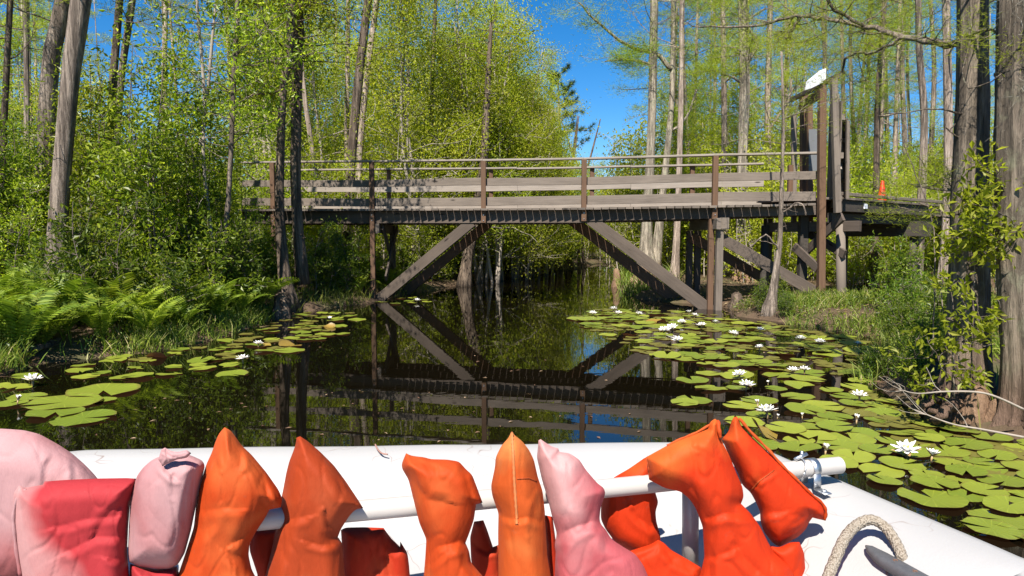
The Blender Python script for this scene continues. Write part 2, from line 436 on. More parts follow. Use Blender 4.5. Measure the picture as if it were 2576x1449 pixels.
# bent caps across the bridge and the piles under them
for s, nearoff, nm in ((SP_[4] + .02, -.32, 'a'), (SP_[1] + .1, -.05, 'b')):
    z = interp(GIRZ, s) - .105
    mb = MB(); mb.beam(bq(s, z, nearoff), bq(s, z, BW + .1), .08, .2); mb.build('cross_beam', M['wood_grey'], bridge)
mb = MB(); mb.beam(bq(SP_[4] + .16, interp(GIRZ, SP_[4]) - .1, -.2), bq(SP_[4] + .16, interp(GIRZ, SP_[4]) - .1, -.105), .14, .21); mb.build('beam_block', M['wood_grey'], bridge)
for s, off, w, mat in ((SP_[4] - .03, -.02, .1, 'wood_brown'), (SP_[4] + .085, -.13, .12, 'wood_grey'), (SP_[4] - .05, BW - .06, .12, 'wood_dark'), (SP_[4] + .12, BW - .02, .12, 'wood_dark'),
                       (SP_[1] + .12, BW - .1, .12, 'wood_dark'), (SP_[0] + .05, BW - .1, .12, 'wood_dark'), (S1 - .3, BW - .1, .14, 'wood_black'), (S1 - .1, .3, .14, 'wood_black')):
    mb = MB(); mb.beam(bq(s, -.5, off), bq(s, interp(GIRZ, s) - (.21 if abs(s - SP_[4]) < .3 and w != .1 else .01), off), w, w, up=(0, 1, 0)); mb.build('pile', M[mat], bridge)
# sway braces of the left bent
for a, b in ((.02, 1), (1, .02)):
    mb = MB(); s = SP_[1] + (.2 if a < .5 else .25)
    mb.beam(bq(s, 1.55 if a < .5 else .45, .1), bq(s, .45 if a < .5 else 1.55, BW - .15), .04, .15); mb.build('sway_brace', M['wood_dark'], bridge)

# ------------------------------------------------------------------ gate frame at the right end of the bridge
GY = bp(2067, 500).y - .14
gate = thing('bridge_gateway', 'tall brown timber gate frame with white box on its slanted beam', 'gateway', at(2067, 720, GY))
def ppost(x0, y0, x1, y1, Y, w, mat, nm='post', parent=None, d=None):
    mb = MB(); mb.beam(at(x0, y0, Y), at(x1, y1, Y), d or w, w, up=(0, 1, 0)); return mb.build(nm, mat, parent if parent is not None else gate)
ppost(2065, 745, 2068, 224, GY, .115, M['wood_brown'])
GF = GY + 1.65
ppost(2022, 600, 2022, 236, GF, .12, M['wood_brown'])
ppost(2037, 600, 2036, 262, GF - .2, .1, M['wood_brown'])
mb = MB(); mb.beam(at(2012, 268, GF + .1), at(2074, 222, GY + .1), .05, .13); mb.build('header_beam', M['wood_brown'], gate)
mb = MB(); mb.beam(at(1990, 252, GF + .25), at(2109, 191, GY - .35), .07, .08); mb.build('header_beam', M['wood_dark'], gate)
mb = MB(); mb.beam(at(2016, 275, GF + .1), at(2062, 245, GY + .1), .04, .06); mb.build('header_beam', M['wood_brown'], gate)
# white box with a slanted front on the beam
mb = MB(); o = at(2040, 222, GY + .45); e = at(2078, 204, GY + .15)
d = (e - o); hv = Vector((0, 0, 1)); n_ = Vector((-.25, 1, 0)).normalized()
w_ = .16
P = [o, e, e + hv*.22 + d*-.02, o + hv*.14 + d*.06]
V = P + [p + n_*w_ for p in P]
mb.add(V, [(0, 1, 2, 3), (7, 6, 5, 4), (1, 5, 6, 2), (0, 3, 7, 4), (3, 2, 6, 7), (0, 4, 5, 1)])
lb = mb.build('lamp_box', plain('white painted box', (.75, .75, .78), .5, 0, .4, .06, 12), gate)
# grey sheet panel hung behind the far post
mb = MB(); mb.beam(at(2049, 430, GF - .3), at(2049, 325, GF - .3), .22, .02, up=(0, 1, 0)); mb.build('sheet_panel', plain('grey sheet metal', (.13, .135, .14), .6, .2, .4, .15, 9), gate)
ppost(1997, 560, 1997, 290, GF + .4, .09, M['wood_grey'], 'post')

# the opened wooden gate leaf: boards on a frame, seen nearly edge on
leaf = thing('gate_leaf', 'opened grey board gate leaf standing edge-on beside the gate post', 'gate', at(2112, 520, GY))
gy0, gy1 = GY - .25, GY + .95
def gl(u, z): return Vector((at(2118, 400, gy0).x*(1-u) + at(2092, 400, gy1).x*u, gy0*(1-u) + gy1*u, z))
zt, zb = at(2110, 245, gy0).z, at(2110, 520, gy0).z
nb = 9
mb = MB()
for i in range(nb):
    u = (i + .5)/nb; top = zt + (-.10 if i % 3 == 1 else rnd.uniform(-.08, .06)) + u*.25
    mb.beam(gl(u, zb + rnd.uniform(0, .05)) + Vector((-.045, 0, 0)), gl(u, top) + Vector((-.045, 0, 0)), .12, .022, up=(1, 0, 0))
mb.build('board_panel', M['wood_grey'], leaf)
for z in (zb + .14, (zb+zt)/2 - .05, zt - .32):
    mb = MB(); mb.beam(gl(0, z), gl(1, z), .05, .1); mb.build('batten', M['wood_grey'], leaf)
mb = MB(); mb.beam(gl(.06, zb + .6), gl(.9, zt - .35) , .03, .1); mb.build('diagonal', M['wood_rail'], leaf)
ppost(2107, 535, 2097, 197, gy0 - .06, .1, M['wood_grey'], 'stile', leaf)
# narrow ladder-like rack of boards to the right
rack = thing('ladder_rack', 'narrow weathered ladder-like frame rising from the boardwalk end', 'rack', at(2120, 500, GY - .1))
ry = GY - .15
ppost(2117, 500, 2119, 300, ry + .3, .05, M['wood_grey'], 'stile', rack); ppost(2131, 500, 2133, 304, ry - .05, .055, M['wood_grey'], 'stile', rack)
for y in (302, 352, 403, 455, 492):
    mb = MB(); mb.beam(at(2118, y, ry + .3), at(2132, y + 1, ry - .05), .03, .07); mb.build('rung', M['wood_grey'], rack)
mb = MB()
for k in range(4):
    u = .15 + k*.23
    mb.beam(at(2120 + 12*u, 492, ry + .34 - .35*u), at(2119 + 12*u, 306 - 6*(k % 2), ry + .34 - .35*u), .075, .018, up=(1, .1, 0))
mb.build('board_panel', M['wood_dark'], rack)

# ------------------------------------------------------------------ boardwalk going off to the right
walk = thing('boardwalk', 'dark timber boardwalk on piles leading off right behind the big trees', 'boardwalk', at(2130, 770, 11.7))
w0 = at(2106, 500, 11.8); w1 = at(2440, 522, 15.6); w0.z = 1.99; w1.z = 1.99
wd = (w1 - w0); wl = wd.length; wd.normalize(); wn = Vector((-wd.y, wd.x, 0)); wn = wn if wn.y > 0 else -wn
w1 = w0 + wd*(wl + 2.5); wl += 2.5
mb = MB(); s = 0
while s < wl:
    p = w0 + wd*s; mb.beam(p - wn*.07, p + wn*1.5, .135, .04, bev=.004); s += .147
mb.build('deck', M['wood_grey'], walk)
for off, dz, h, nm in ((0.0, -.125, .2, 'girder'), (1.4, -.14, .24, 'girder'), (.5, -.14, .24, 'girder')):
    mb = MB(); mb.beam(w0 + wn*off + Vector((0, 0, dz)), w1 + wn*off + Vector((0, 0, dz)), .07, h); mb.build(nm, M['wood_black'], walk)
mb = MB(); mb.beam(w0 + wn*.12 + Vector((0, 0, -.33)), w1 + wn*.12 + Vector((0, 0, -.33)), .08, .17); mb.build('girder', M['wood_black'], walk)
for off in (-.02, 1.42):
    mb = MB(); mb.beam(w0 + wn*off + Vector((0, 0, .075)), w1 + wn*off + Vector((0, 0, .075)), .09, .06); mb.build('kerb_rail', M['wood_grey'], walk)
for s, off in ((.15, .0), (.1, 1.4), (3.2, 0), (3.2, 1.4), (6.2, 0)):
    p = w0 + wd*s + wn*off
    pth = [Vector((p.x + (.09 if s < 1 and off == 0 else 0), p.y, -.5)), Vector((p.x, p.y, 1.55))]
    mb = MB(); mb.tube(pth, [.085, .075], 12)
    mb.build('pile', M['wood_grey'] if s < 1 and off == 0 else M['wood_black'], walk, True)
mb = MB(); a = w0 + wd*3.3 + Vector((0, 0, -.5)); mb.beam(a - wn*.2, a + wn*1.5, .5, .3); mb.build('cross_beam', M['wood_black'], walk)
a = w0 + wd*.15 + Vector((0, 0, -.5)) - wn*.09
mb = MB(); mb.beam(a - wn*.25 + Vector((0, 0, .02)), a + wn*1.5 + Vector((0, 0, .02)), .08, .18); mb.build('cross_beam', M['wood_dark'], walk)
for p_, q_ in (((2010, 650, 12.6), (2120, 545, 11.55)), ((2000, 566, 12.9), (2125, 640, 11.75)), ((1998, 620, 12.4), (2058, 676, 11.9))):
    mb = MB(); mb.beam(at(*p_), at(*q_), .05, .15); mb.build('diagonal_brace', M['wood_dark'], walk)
p = w0 + wd*.95 - wn*.05; p.z = 1.99 - .115
mb = MB(); mb.beam(p - wd*.055, p + wd*.055, .02, .09, up=(0, 0, 1)); mb.build('white_marker', plain('white marker plate', (.75, .76, .8), .5, 0, .4, .1, 40), walk)

# traffic cone on the boardwalk
cone_p = w0 + wd*2.85 + wn*.5; cone_p.z = 2.01
cone = thing('traffic_cone', 'slim bright orange traffic cone standing on the boardwalk', 'traffic cone', cone_p)
orange = plain('orange cone plastic', (.46, .03, .006), .45, 0, .4, .1, 8)
mb = MB(); mb.beam((0, -.14, .012), (0, .14, .012), .28, .024); child('base', mb.mesh('base'), orange, cone)
mb = MB(); mb.lathe([(.105, .02), (.09, .06), (.03, .445), (.024, .46), (.015, .455)], 20); child('body', mb.mesh('body', True), orange, cone)
mb = MB()
for z in (.2, .27):
    for k in range(5):
        a = -PI/2 + (k-2)*.28; r = .1065 - .16*z + .006
        mb.tube([(r*math.cos(a), r*math.sin(a), z), (r*math.cos(a+.16), r*math.sin(a+.16), z + (.025 if k % 2 else .012))], [.004, .004], 4)
child('scrawl', mb.mesh('scrawl'), plain('black marker', (.02, .02, .02)), cone)

# ------------------------------------------------------------------ the boat
white = None
def boatmat():
    m, nt, out = newmat('scuffed white gelcoat'); L = nt.links
    tc = nt.nodes.new('ShaderNodeTexCoord'); co = tc.outputs['Object']
    n = noise_tex(nt, co, 3, 6, .6); n2 = noise_tex(nt, co, 60, 5, .7)
    col = mixc(nt, n, (.29, .28, .272), (.345, .333, .322))
    # hairline cracks: thin warped cell borders kept only in patches
    wn_ = nt.nodes.new('ShaderNodeTexNoise'); wn_.inputs['Scale'].default_value = 5; L.new(co, wn_.inputs['Vector'])
    av = nt.nodes.new('ShaderNodeMixRGB'); av.blend_type = 'ADD'; av.inputs[0].default_value = .3; L.new(co, av.inputs[1]); L.new(wn_.outputs['Color'], av.inputs[2])
    vo = nt.nodes.new('ShaderNodeTexVoronoi'); vo.feature = 'DISTANCE_TO_EDGE'; vo.inputs['Scale'].default_value = 6; L.new(av.outputs[0], vo.inputs['Vector'])
    cr = ramp(nt, [(.004, (1, 1, 1)), (.012, (0, 0, 0))]); L.new(vo.outputs['Distance'], cr.inputs[0])
    pn = noise_tex(nt, co, 3.2, 2, .5); pr = ramp(nt, [(.52, (0, 0, 0)), (.6, (1, 1, 1))]); L.new(pn, pr.inputs[0])
    f = nt.nodes.new('ShaderNodeMath'); f.operation = 'MULTIPLY'; L.new(cr.outputs[0], f.inputs[0]); L.new(pr.outputs[0], f.inputs[1])
    f2 = nt.nodes.new('ShaderNodeMath'); f2.operation = 'MULTIPLY'; f2.inputs[1].default_value = .8; L.new(f.outputs[0], f2.inputs[0])
    col = mixc(nt, f2.outputs[0], col, (.2, .15, .13))
    sp_ = ramp(nt, [(.7, (0, 0, 0)), (.8, (.5, .5, .5))]); L.new(n2, sp_.inputs[0]); col = mixc(nt, sp_.outputs[0], col, (.27, .23, .2))
    p = nt.nodes.new('ShaderNodeBsdfPrincipled'); p.inputs['Roughness'].default_value = .45; p.inputs['Specular IOR Level'].default_value = .35
    L.new(col, p.inputs['Base Color']); L.new(bump(nt, noise_tex(nt, co, 130, 4, .6), .22, .003), p.inputs['Normal']); L.new(p.outputs[0], out.inputs[0]); return m
M['boat'] = boatmat()
ZR = .53
outl = [(-420, 1500), (-330, 1330), (-120, 1205), (60, 1150), (180, 1131), (300, 1125), (600, 1120), (1000, 1115), (1400, 1110), (1700, 1106), (1850, 1112), (1932, 1128), (2012, 1160), (2125, 1206), (2333, 1290), (2576, 1393), (2760, 1475)]
OP = [gp(x, y, ZR) for x, y in outl]
OP = [Vector((-1.75, .15, ZR))] + OP + [Vector((1.32, .6, ZR)), Vector((1.35, .15, ZR))]
boat = thing('boat', 'white fibreglass tour boat with a blunt worn bow, nearest the camera', 'boat', (-.2, 1.6, 0))
def smooth_line(P, k):
    out = []
    for i in range(len(P)-1):
        p0 = P[max(i-1, 0)]; p1 = P[i]; p2 = P[i+1]; p3 = P[min(i+2, len(P)-1)]
        for q in range(k):
            t = q/k
            out.append(.5*((2*p1) + (p2-p0)*t + (2*p0-5*p1+4*p2-p3)*t*t + (3*p1-p0-3*p2+p3)*t**3))
    out.append(P[-1]); return out
SL = smooth_line(OP, 4)
cen = Vector((-.28, .9, 0))
# rows: outside hull, rounded lip, rim top, inner slope, deck
rows = [(-.02, -.55), (.0, -.12), (.012, .3), (.012, .47), (.004, .508), (-.016, .526), (-.05, .533), (-.11, .53), (-.16, .522), (-.2, .508), (-.24, .49), (-.28, .455), (-.34, .41), (-.42, .365), (-.52, .335), (-.66, .32), (-1.0, .312)]
mb = MB(); V = []; m_ = len(SL)
for i, p in enumerate(SL):
    d = (SL[min(i+1, m_-1)] - SL[max(i-1, 0)]).normalized(); nrm = Vector((-d.y, d.x, 0))
    if nrm.dot(p - cen) < 0: nrm = -nrm
    inward = (cen - p); inward.z = 0; il = inward.length; inward.normalize()
    for off, z in rows:
        if off > -.12: q = p + nrm*off
        else: q = p + nrm*-.1 + inward*min(-off - .1, il*.8)
        V.append((q.x, q.y, z + .004*noise.noise((q.x*3, q.y*3, z*2))))
nr = len(rows); F_ = []
for i in range(m_-1):
    for k in range(nr-1): F_.append((i*nr+k, i*nr+k+1, (i+1)*nr+k+1, (i+1)*nr+k))
mb.add(V, F_); hull = mb.build('hull', M['boat'], boat, True)
# foredeck sheet closing the middle, cut at the cockpit, with its bulkhead and cockpit floor
mb = MB(); V = []; nx, ny = 28, 12
for j in range(ny+1):
    for i in range(nx+1):
        x = -1.45 + 2.2*i/nx; y = 1.25 + 1.0*j/ny
        V.append((x, y, .315 + .01*math.cos((x+.3)*1.2) + .003*noise.noise((x*4, y*4, 3))))
F_ = [(j*(nx+1)+i, j*(nx+1)+i+1, (j+1)*(nx+1)+i+1, (j+1)*(nx+1)+i) for j in range(ny) for i in range(nx)]
mb.add(V, F_)
mb.add([(-1.6, 1.25, .32), (.8, 1.25, .32), (.8, 1.25, .08), (-1.6, 1.25, .08)], [(0, 1, 2, 3)])
mb.add([(-1.6, 1.25, .08), (1.3, 1.25, .08), (1.3, -.2, .08), (-1.6, -.2, .08)], [(0, 1, 2, 3)])
mb.build('foredeck', M['boat'], boat, True)
# PVC grab rail with its stanchion and clamp
pvc = plain('white plastic pipe', (.36, .335, .31), .35, 0, .5, .05, 30)
pa = at(330, 1345, 1.52); pb = at(2112, 1170, 2.09)
pa.z = .63
for q in range(200):
    t_ = pa.lerp(pb, q/200)
    if CX + F*t_.x/(t_.y*CP) > 560: pa = t_; break
pd = (pb - pa).normalized()
mb = MB()
ring = [(0, .026), (1, .026)]
mb.tube([pa, pa.lerp(pb, .5) + Vector((0, 0, -.004)), pb], [.026]*3, 20, cap=False)
mb.tube([pb, pb - pd*.12], [.0225, .0225], 20, cap=False)
a = pd.cross(Vector((0, 0, 1))).normalized(); b = a.cross(pd)
V = []
for k in range(20): V.append(pb + a*.026*math.cos(2*PI*k/20) + b*.026*math.sin(2*PI*k/20))
for k in range(20): V.append(pb + a*.0225*math.cos(2*PI*k/20) + b*.0225*math.sin(2*PI*k/20))
mb.add(V, [(k, (k+1) % 20, 20+(k+1) % 20, 20+k) for k in range(20)])
mb.tube([pb - pd*.1, pb - pd*.098], [.022, .022], 16)
prail = mb.build('grab_rail', pvc, boat, True)
sx = at(1745, 1260, 1.9); st = pa + pd*((sx.x - pa.x)/pd.x)
mb = MB(); mb.tube([st, Vector((st.x + .01, st.y + .02, .3))], [.024, .024], 16); child('stanchion', mb.mesh('stanchion', True), pvc, prail)
steel = plain('galvanised clamp steel', (.5, .51, .52), .42, 1.0, .5, .25, 40)
mb = MB(); cc = pa + pd*((at(2052, 1180, 2.03).x - pa.x)/pd.x)
def band(mbx, c, w, r, th=.003):
    V = []; n = 28
    for k in range(n+1):
        ang = -PI*.35 + PI*1.55*k/n
        dirv = a*math.cos(ang) + b*math.sin(ang)
        for rr, ww in ((r, -w/2), (r+th, -w/2), (r+th, w/2), (r, w/2)): V.append(c + dirv*rr + pd*ww)
    F_ = []
    for k in range(n):
        for q in range(4):
            F_.append((k*4+q, k*4+(q+1) % 4, (k+1)*4+(q+1) % 4, (k+1)*4+q))
    mbx.add(V, F_)
band(mb, cc, .026, .0265)
foot = cc - a*.03 - Vector((0, 0, .04))
for sg in (-1, 1):
    f0 = cc + a*(sg*.027) - Vector((0, 0, .012)); f1 = Vector((f0.x + a.x*sg*.002, f0.y + a.y*sg*.002, .538))
    mb.beam(f0, f1, .003, .026, up=pd)
    mb.beam(f1, f1 + Vector((a.x*sg*.045, a.y*sg*.045, 0)), .026, .004)
    mb.lathe([(.009, 0), (.007, .005), (.002, .007)], 10, f1 + Vector((a.x*sg*.028, a.y*sg*.028, .002)))
child('pipe_clamp', mb.mesh('pipe_clamp', True), steel, prail)
mb = MB(); c2 = cc - pd*.05; n = 30
mb.tube([c2 + (a*math.cos(2*PI*k/n) + b*math.sin(2*PI*k/n))*.031 + pd*(.012*math.sin(2*PI*k/n)) for k in range(n+1)], [.0025]*(n+1), 6)
mb.tube([c2 + b*.031 - pd*.012, c2 + b*.045 + pd*.03], [.006, .006], 8); mb.tube([c2 + b*.033 + pd*.012, c2 + b*.055 + pd*.012], [.005, .005], 8)
child('hose_clip', mb.mesh('hose_clip', True), steel, prail)
# cleat
c0 = gp(2178, 1376, .485); c1 = gp(2385, 1492, .485)
mb = MB(); dd = (c1-c0); ln = dd.length; dd.normalize(); sd = Vector((-dd.y, dd.x, 0))
V = []; nn = 18; k8 = 12
for i in range(nn+1):
    t = i/nn; e = math.sin(PI*min(max(t, .0), 1))
    w = .008 + .017*min(1, e*1.5); h = .007 + .011*e; zc = .478 + .012*abs(2*t-1)**2 - .002
    if i in (0, nn): w *= .35; h *= .35
    for k in range(k8):
        an = 2*PI*k/k8; V.append(c0 + dd*(ln*t) + sd*(w*math.copysign(abs(math.cos(an))**.75, math.cos(an))) + Vector((0, 0, zc - .485 + h*math.copysign(abs(math.sin(an))**.75, math.sin(an)))))
F_ = [(i*k8+k, i*k8+(k+1) % k8, (i+1)*k8+(k+1) % k8, (i+1)*k8+k) for i in range(nn) for k in range(k8)] + [tuple(range(k8-1, -1, -1)), tuple(nn*k8+k for k in range(k8))]
mb.add(V, F_)
for t in (.36, .64):
    p = c0 + dd*(ln*t); mb.tube([Vector((p.x, p.y, .43)), Vector((p.x, p.y, .475))], [.02, .013], 10)
cleat = mb.build('cleat', plain('grey worn cleat', (.085, .085, .09), .55, .3, .4, .35, 60, .001), boat, True)
mb = MB()
for t in (.39, .63):
    p = c0 + dd*(ln*t); mb.lathe([(.0085, .0), (.0085, .002), (.006, .004)], 12, (p.x, p.y, .4895))
    for q in range(2):
        an = q*PI/2 + .4; v = Vector((math.cos(an), math.sin(an), 0))*.006
        mb.beam(Vector((p.x, p.y, .4945)) - v, Vector((p.x, p.y, .4945)) + v, .0015, .0015)
child('screw', mb.mesh('screw'), plain('rusty screws', (.3, .16, .1), .5, .6, .5, .3, 200), cleat)
# rope loop
def ropemat():
    m, nt, out = newmat('braided cotton rope'); L = nt.links
    uv = nt.nodes.new('ShaderNodeUVMap')
    tc = nt.nodes.new('ShaderNodeTexCoord'); vo = nt.nodes.new('ShaderNodeTexVoronoi'); vo.inputs['Scale'].default_value = 190; L.new(tc.outputs['Object'], vo.inputs['Vector'])
    r = ramp(nt, [(.0, (.32, .28, .225)), (.5, (.225, .185, .14)), (.9, (.1, .075, .05))]); L.new(vo.outputs['Distance'], r.inputs[0])
    p = nt.nodes.new('ShaderNodeBsdfPrincipled'); p.inputs['Roughness'].default_value = .9; L.new(r.outputs[0], p.inputs['Base Color'])
    inv = nt.nodes.new('ShaderNodeMath'); inv.operation = 'SUBTRACT'; inv.inputs[0].default_value = 1; L.new(vo.outputs['Distance'], inv.inputs[1])
    L.new(bump(nt, inv.outputs[0], .9, .004), p.inputs['Normal']); L.new(p.outputs[0], out.inputs[0]); return m
rp = [gp(2060, 1560, .34), at(2078, 1470, 1.62), at(2100, 1410, 1.66), at(2128, 1350, 1.72), at(2160, 1318, 1.76), at(2195, 1308, 1.77), at(2230, 1330, 1.75), at(2256, 1370, 1.71), at(2268, 1400, 1.68), gp(2272, 1432, .46), gp(2290, 1455, .455), gp(2350, 1470, .455)]
for q in (1, 2, 3, 4, 5, 6, 7, 8): rp[q] = rp[q]
rl = smooth_line(rp, 8); mb = MB(); mb.tube(rl, [.0138 + .0008*math.sin(i*2.1) for i in range(len(rl))], 12)
rope = mb.build('rope', ropemat(), None, True); tag(rope, 'thick beige braided rope arching over the white deck beside the cleat', 'rope')
# a dropped twig on the bow rim
q0 = gp(945, 1120, .54); tw = [gp(944, 1118, .55), gp(950, 1130, .541), gp(960, 1140, .54), gp(975, 1143, .541)]
mb = MB(); mb.tube(smooth_line(tw, 3), [.003]*10, 6); tag(mb.build('twig', plain('brown fallen catkin', (.25, .13, .1), .8), None, True), 'small curled brown twig fallen on the white bow rim', 'twig')

# ------------------------------------------------------------------ life vests
from mathutils.geometry import delaunay_2d_cdt
def seg_dist(X, Y, line):
    """distance to a broken line and which side of it, for arrays of points"""
    best = np.full(X.shape, 1e9); side = np.zeros(X.shape)
    for (ax, ay), (bx, by) in zip(line, line[1:]):
        ex, ey = bx-ax, by-ay; t = np.clip(((X-ax)*ex + (Y-ay)*ey)/(ex*ex+ey*ey), 0, 1); dd = np.hypot(X-ax-t*ex, Y-ay-t*ey); s = (X-ax)*ey - (Y-ay)*ex
        k = dd < best; best = np.where(k, dd, best); side = np.where(k, s, side)
    return best, side
def puff(outline, Y, mat, name, parent, seed, T=.06, rim=48, folds=(), step=5.0, back=.55, power=.75, lean=0.0):
    """a stuffed cloth panel: its own outline at distance Y, swelling T thick, with pressed folds where the cloth is creased"""
    P0 = [Vector((x, y)) for x, y in outline]; pts = []; n0 = len(P0); rs = random.Random(seed)
    for i in range(n0):
        a_, b_ = P0[i], P0[(i+1) % n0]; k = max(1, int((b_-a_).length/step))
        for q in range(k): pts.append(a_.lerp(b_, q/k))
    # take the kink out of all but the sharp corners
    for _ in range(2):
        q2 = []
        for i in range(len(pts)):
            p, m, q = pts[i-1], pts[i], pts[(i+1) % len(pts)]; c_ = (m-p).normalized().dot((q-m).normalized()); q2.append(m.lerp((p+q)/2, .5) if c_ > .75 else m)
        pts = q2
    nb = len(pts); xs_ = [p.x for p in pts]; ys_ = [p.y for p in pts]; A = np.array([(p.x, p.y) for p in pts])
    gx, gy = np.meshgrid(np.arange(min(xs_), max(xs_), step), np.arange(min(ys_), max(ys_), step*.87)); gx = gx + (np.arange(gx.shape[0]) % 2)[:, None]*step*.5
    gx, gy = gx.ravel(), gy.ravel(); dd = -sdist(gx, gy, A); k = dd > step*.55
    inner = [Vector((x, y)) for x, y in zip(gx[k], gy[k])]
    res = delaunay_2d_cdt(pts + inner, [(i, (i+1) % nb) for i in range(nb)], [], 1, 1e-4)
    V2, Fc = res[0], res[2]; X = np.array([v.x for v in V2]); Yp = np.array([v.y for v in V2]); d = np.maximum(0, -sdist(X, Yp, A))
    d[[i for i in range(len(V2)) if i < nb]] = 0
    h = T*(1 - (1 - np.minimum(d/rim, 1))**2)**power
    env = np.minimum(1, d/(rim*.45)); h0 = h.copy()
    for f in folds:
        line, dep, wd = f[0], f[1]*.72, f[2]; dist, side = seg_dist(X, Yp, line)
        h = h - dep*np.exp(-np.where(side > 0, dist/wd, dist/(wd*.3)))*env + dep*.45*np.exp(-((np.where(side < 0, dist, 999) - wd*.75)/(wd*.4))**2)*env
    nz = np.array([noise.noise((x*.012 + seed*3.7, y*.006, 0.3)) for x, y in zip(X, Yp)]); nf = np.array([abs(noise.noise((x*.016 + seed, y*.007 + x*.004, 4.1))) for x, y in zip(X, Yp)])
    h = h + (.009*nz - .003*np.maximum(0, .09 - nf)/.09)*env
    h = np.maximum(h, h0*.12)
    n = len(V2); fr = [at(x, y, Y + lean*(1449 - y)/400 - hh) for x, y, hh in zip(X, Yp, h)]; bk = [at(x, y, Y + lean*(1449 - y)/400 + back*hh) for x, y, hh in zip(X, Yp, h0)]
    idx = list(range(n)); add = []
    for i in range(n):
        if d[i] > 1e-6: idx[i] = n + len(add); add.append(bk[i])
    F2 = []
    for f in Fc:
        ar = (X[f[1]]-X[f[0]])*(Yp[f[2]]-Yp[f[0]]) - (X[f[2]]-X[f[0]])*(Yp[f[1]]-Yp[f[0]])
        f = list(f) if ar < 0 else list(reversed(f)); F2.append(f); F2.append([idx[i] for i in reversed(f)])
    mb = MB(); mb.add(fr + add, F2); o = obj(name, mb.mesh(name, True), mat, parent); lim = n
    for e in o.data.edges:
        i, j = e.vertices
        if i < n and j < n and d[i] <= 1e-6 and d[j] <= 1e-6: e.use_edge_sharp = True
    return o
from mathutils.bvhtree import BVHTree
def sewn(pads, pts, mat, parent, r=.0032, name='seam'):
    """a raised sewn seam laid on the cloth along a line"""
    T = [BVHTree.FromPolygons([q.co[:] for q in p.data.vertices], [tuple(f.vertices) for f in p.data.polygons]) for p in pads]
    L_ = []
    for i in range(len(pts)-1):
        for q in range(10):
            x = pts[i][0] + (pts[i+1][0]-pts[i][0])*q/10; y = pts[i][1] + (pts[i+1][1]-pts[i][1])*q/10
            dr = Vector(ray(x, y)).normalized(); best = None
            for t_ in T:
                h = t_.ray_cast(Vector((0, 0, CAMZ)), dr)
                if h[0] is not None and (best is None or h[3] < best[1]): best = (h[0], h[3])
            if best: L_.append(best[0] - dr*.001)
    if len(L_) > 4:
        mb = MB(); mb.tube(L_, [r*(.75 + .35*(i % 2)) for i in range(len(L_))], 7); return obj(name, mb.mesh(name, True), mat, parent)
def R(y, xl, xr, d=0): return ((xl, y), (xr, y), d)
OR1 = fabric('orange vest cloth', (.3096, .0344, .0043), (.3784, .0817, .0189), .45, .68, 5)
OR2 = fabric('burnt orange vest cloth', (.2322, .0292, .0060), (.2924, .0559, .0189), .45, .68, 6)
OR3 = fabric('vivid red-orange vest cloth', (.3698, .0224, .0026), (.4300, .0860, .0138), .48, .7, 4, (0, 0, 1.0), (0, 0, .7))
OR4 = fabric('sun-faded orange vest cloth', (.3440, .0559, .0086), (.4472, .1462, .0387), .45, .75, 5, (0, 0, .8), (0, 0, .68))
ORR = fabric('deep red-orange vest cloth', (.2752, .0172, .0043), (.3440, .0473, .0155), .48, .7, 6)
PK1 = fabric('pale pink faded vest cloth', (.2408, .0774, .0774), (.3182, .1763, .1763), .3, .6, 4, (0, 0, 1.0), (0, 0, .64), (.1892, .0860, .0774))
PK2 = fabric('red vest cloth fading to pink', (.2580, .0206, .0241), (.3612, .1806, .1720), .38, .66, 4.5, (-2.0, 0, 0), (-1.06, 0, 0), (.2408, .0602, .0602))
PK3 = fabric('pink vest cloth', (.2924, .0602, .0671), (.3956, .2064, .1978), .36, .6, 4, (-2.0, 0, .8), (.15, 0, .6), (.2580, .0860, .0860))
GV = 'life vests hung over the boat rail'
def vest(label, Y, x): return thing('life_vest', label, 'life vest', at(x, 1400, Y), GV)
def flap(pts, Y, mat, parent, th=.007, name='seam_flap'):
    mb = MB(); P_ = [at(x, y, Y + dy) for x, y, dy in pts]; mb.tube(smooth_line(P_, 4), [th*(.6 + .5*abs(math.sin(i*.9))) for i in range(4*(len(P_)-1)+1)], 7)
    return obj(name, mb.mesh(name, True), mat, parent)

def z7(*q): return [(x/2, 1006 + y/2) for x, y in q]
def z8(*q): return [(1288 + x/2, 1006 + y/2) for x, y in q]
v = vest('big rounded pale pink life vest at the far left of the row', 1.6, 60)
puff([(-130, 1110), (-60, 1084), (0, 1078), (60, 1082), (100, 1092), (150, 1120), (182, 1141), (215, 1170), (240, 1196), (256, 1218), (276, 1262), (281, 1340), (270, 1420), (230, 1500), (-200, 1500), (-230, 1300), (-200, 1160)], 1.72, PK1, 'front_panel', v, 1, .085, 110, (([(182, 1135), (186, 1180), (184, 1230)], .008, 16), ([(120, 1165), (113, 1190), (110, 1225)], .007, 18)), 7)
v = vest('square red life vest faded to white along its left edge', 1.55, 190)
PD2 = puff(z7((68, 470), (95, 432), (130, 442), (215, 427), (225, 410), (340, 402), (500, 395), (640, 393), (686, 396), (680, 450), (655, 520), (645, 640), (640, 760), (650, 884), (664, 1010), (115, 1010), (100, 884), (80, 760), (65, 620), (66, 540)), 1.56, PK2, 'front_panel', v, 2, .06, 60,
    ((z7((640, 530), (560, 552), (490, 650)), .009, 26), (z7((225, 412), (205, 445), (120, 452)), .010, 16), (z7((290, 640), (430, 602), (570, 588)), .008, 24), (z7((655, 570), (615, 660), (645, 770)), .009, 22), (z7((350, 760), (480, 690), (600, 690)), .008, 26), (z7((560, 800), (620, 810), (650, 850)), .009, 20)))
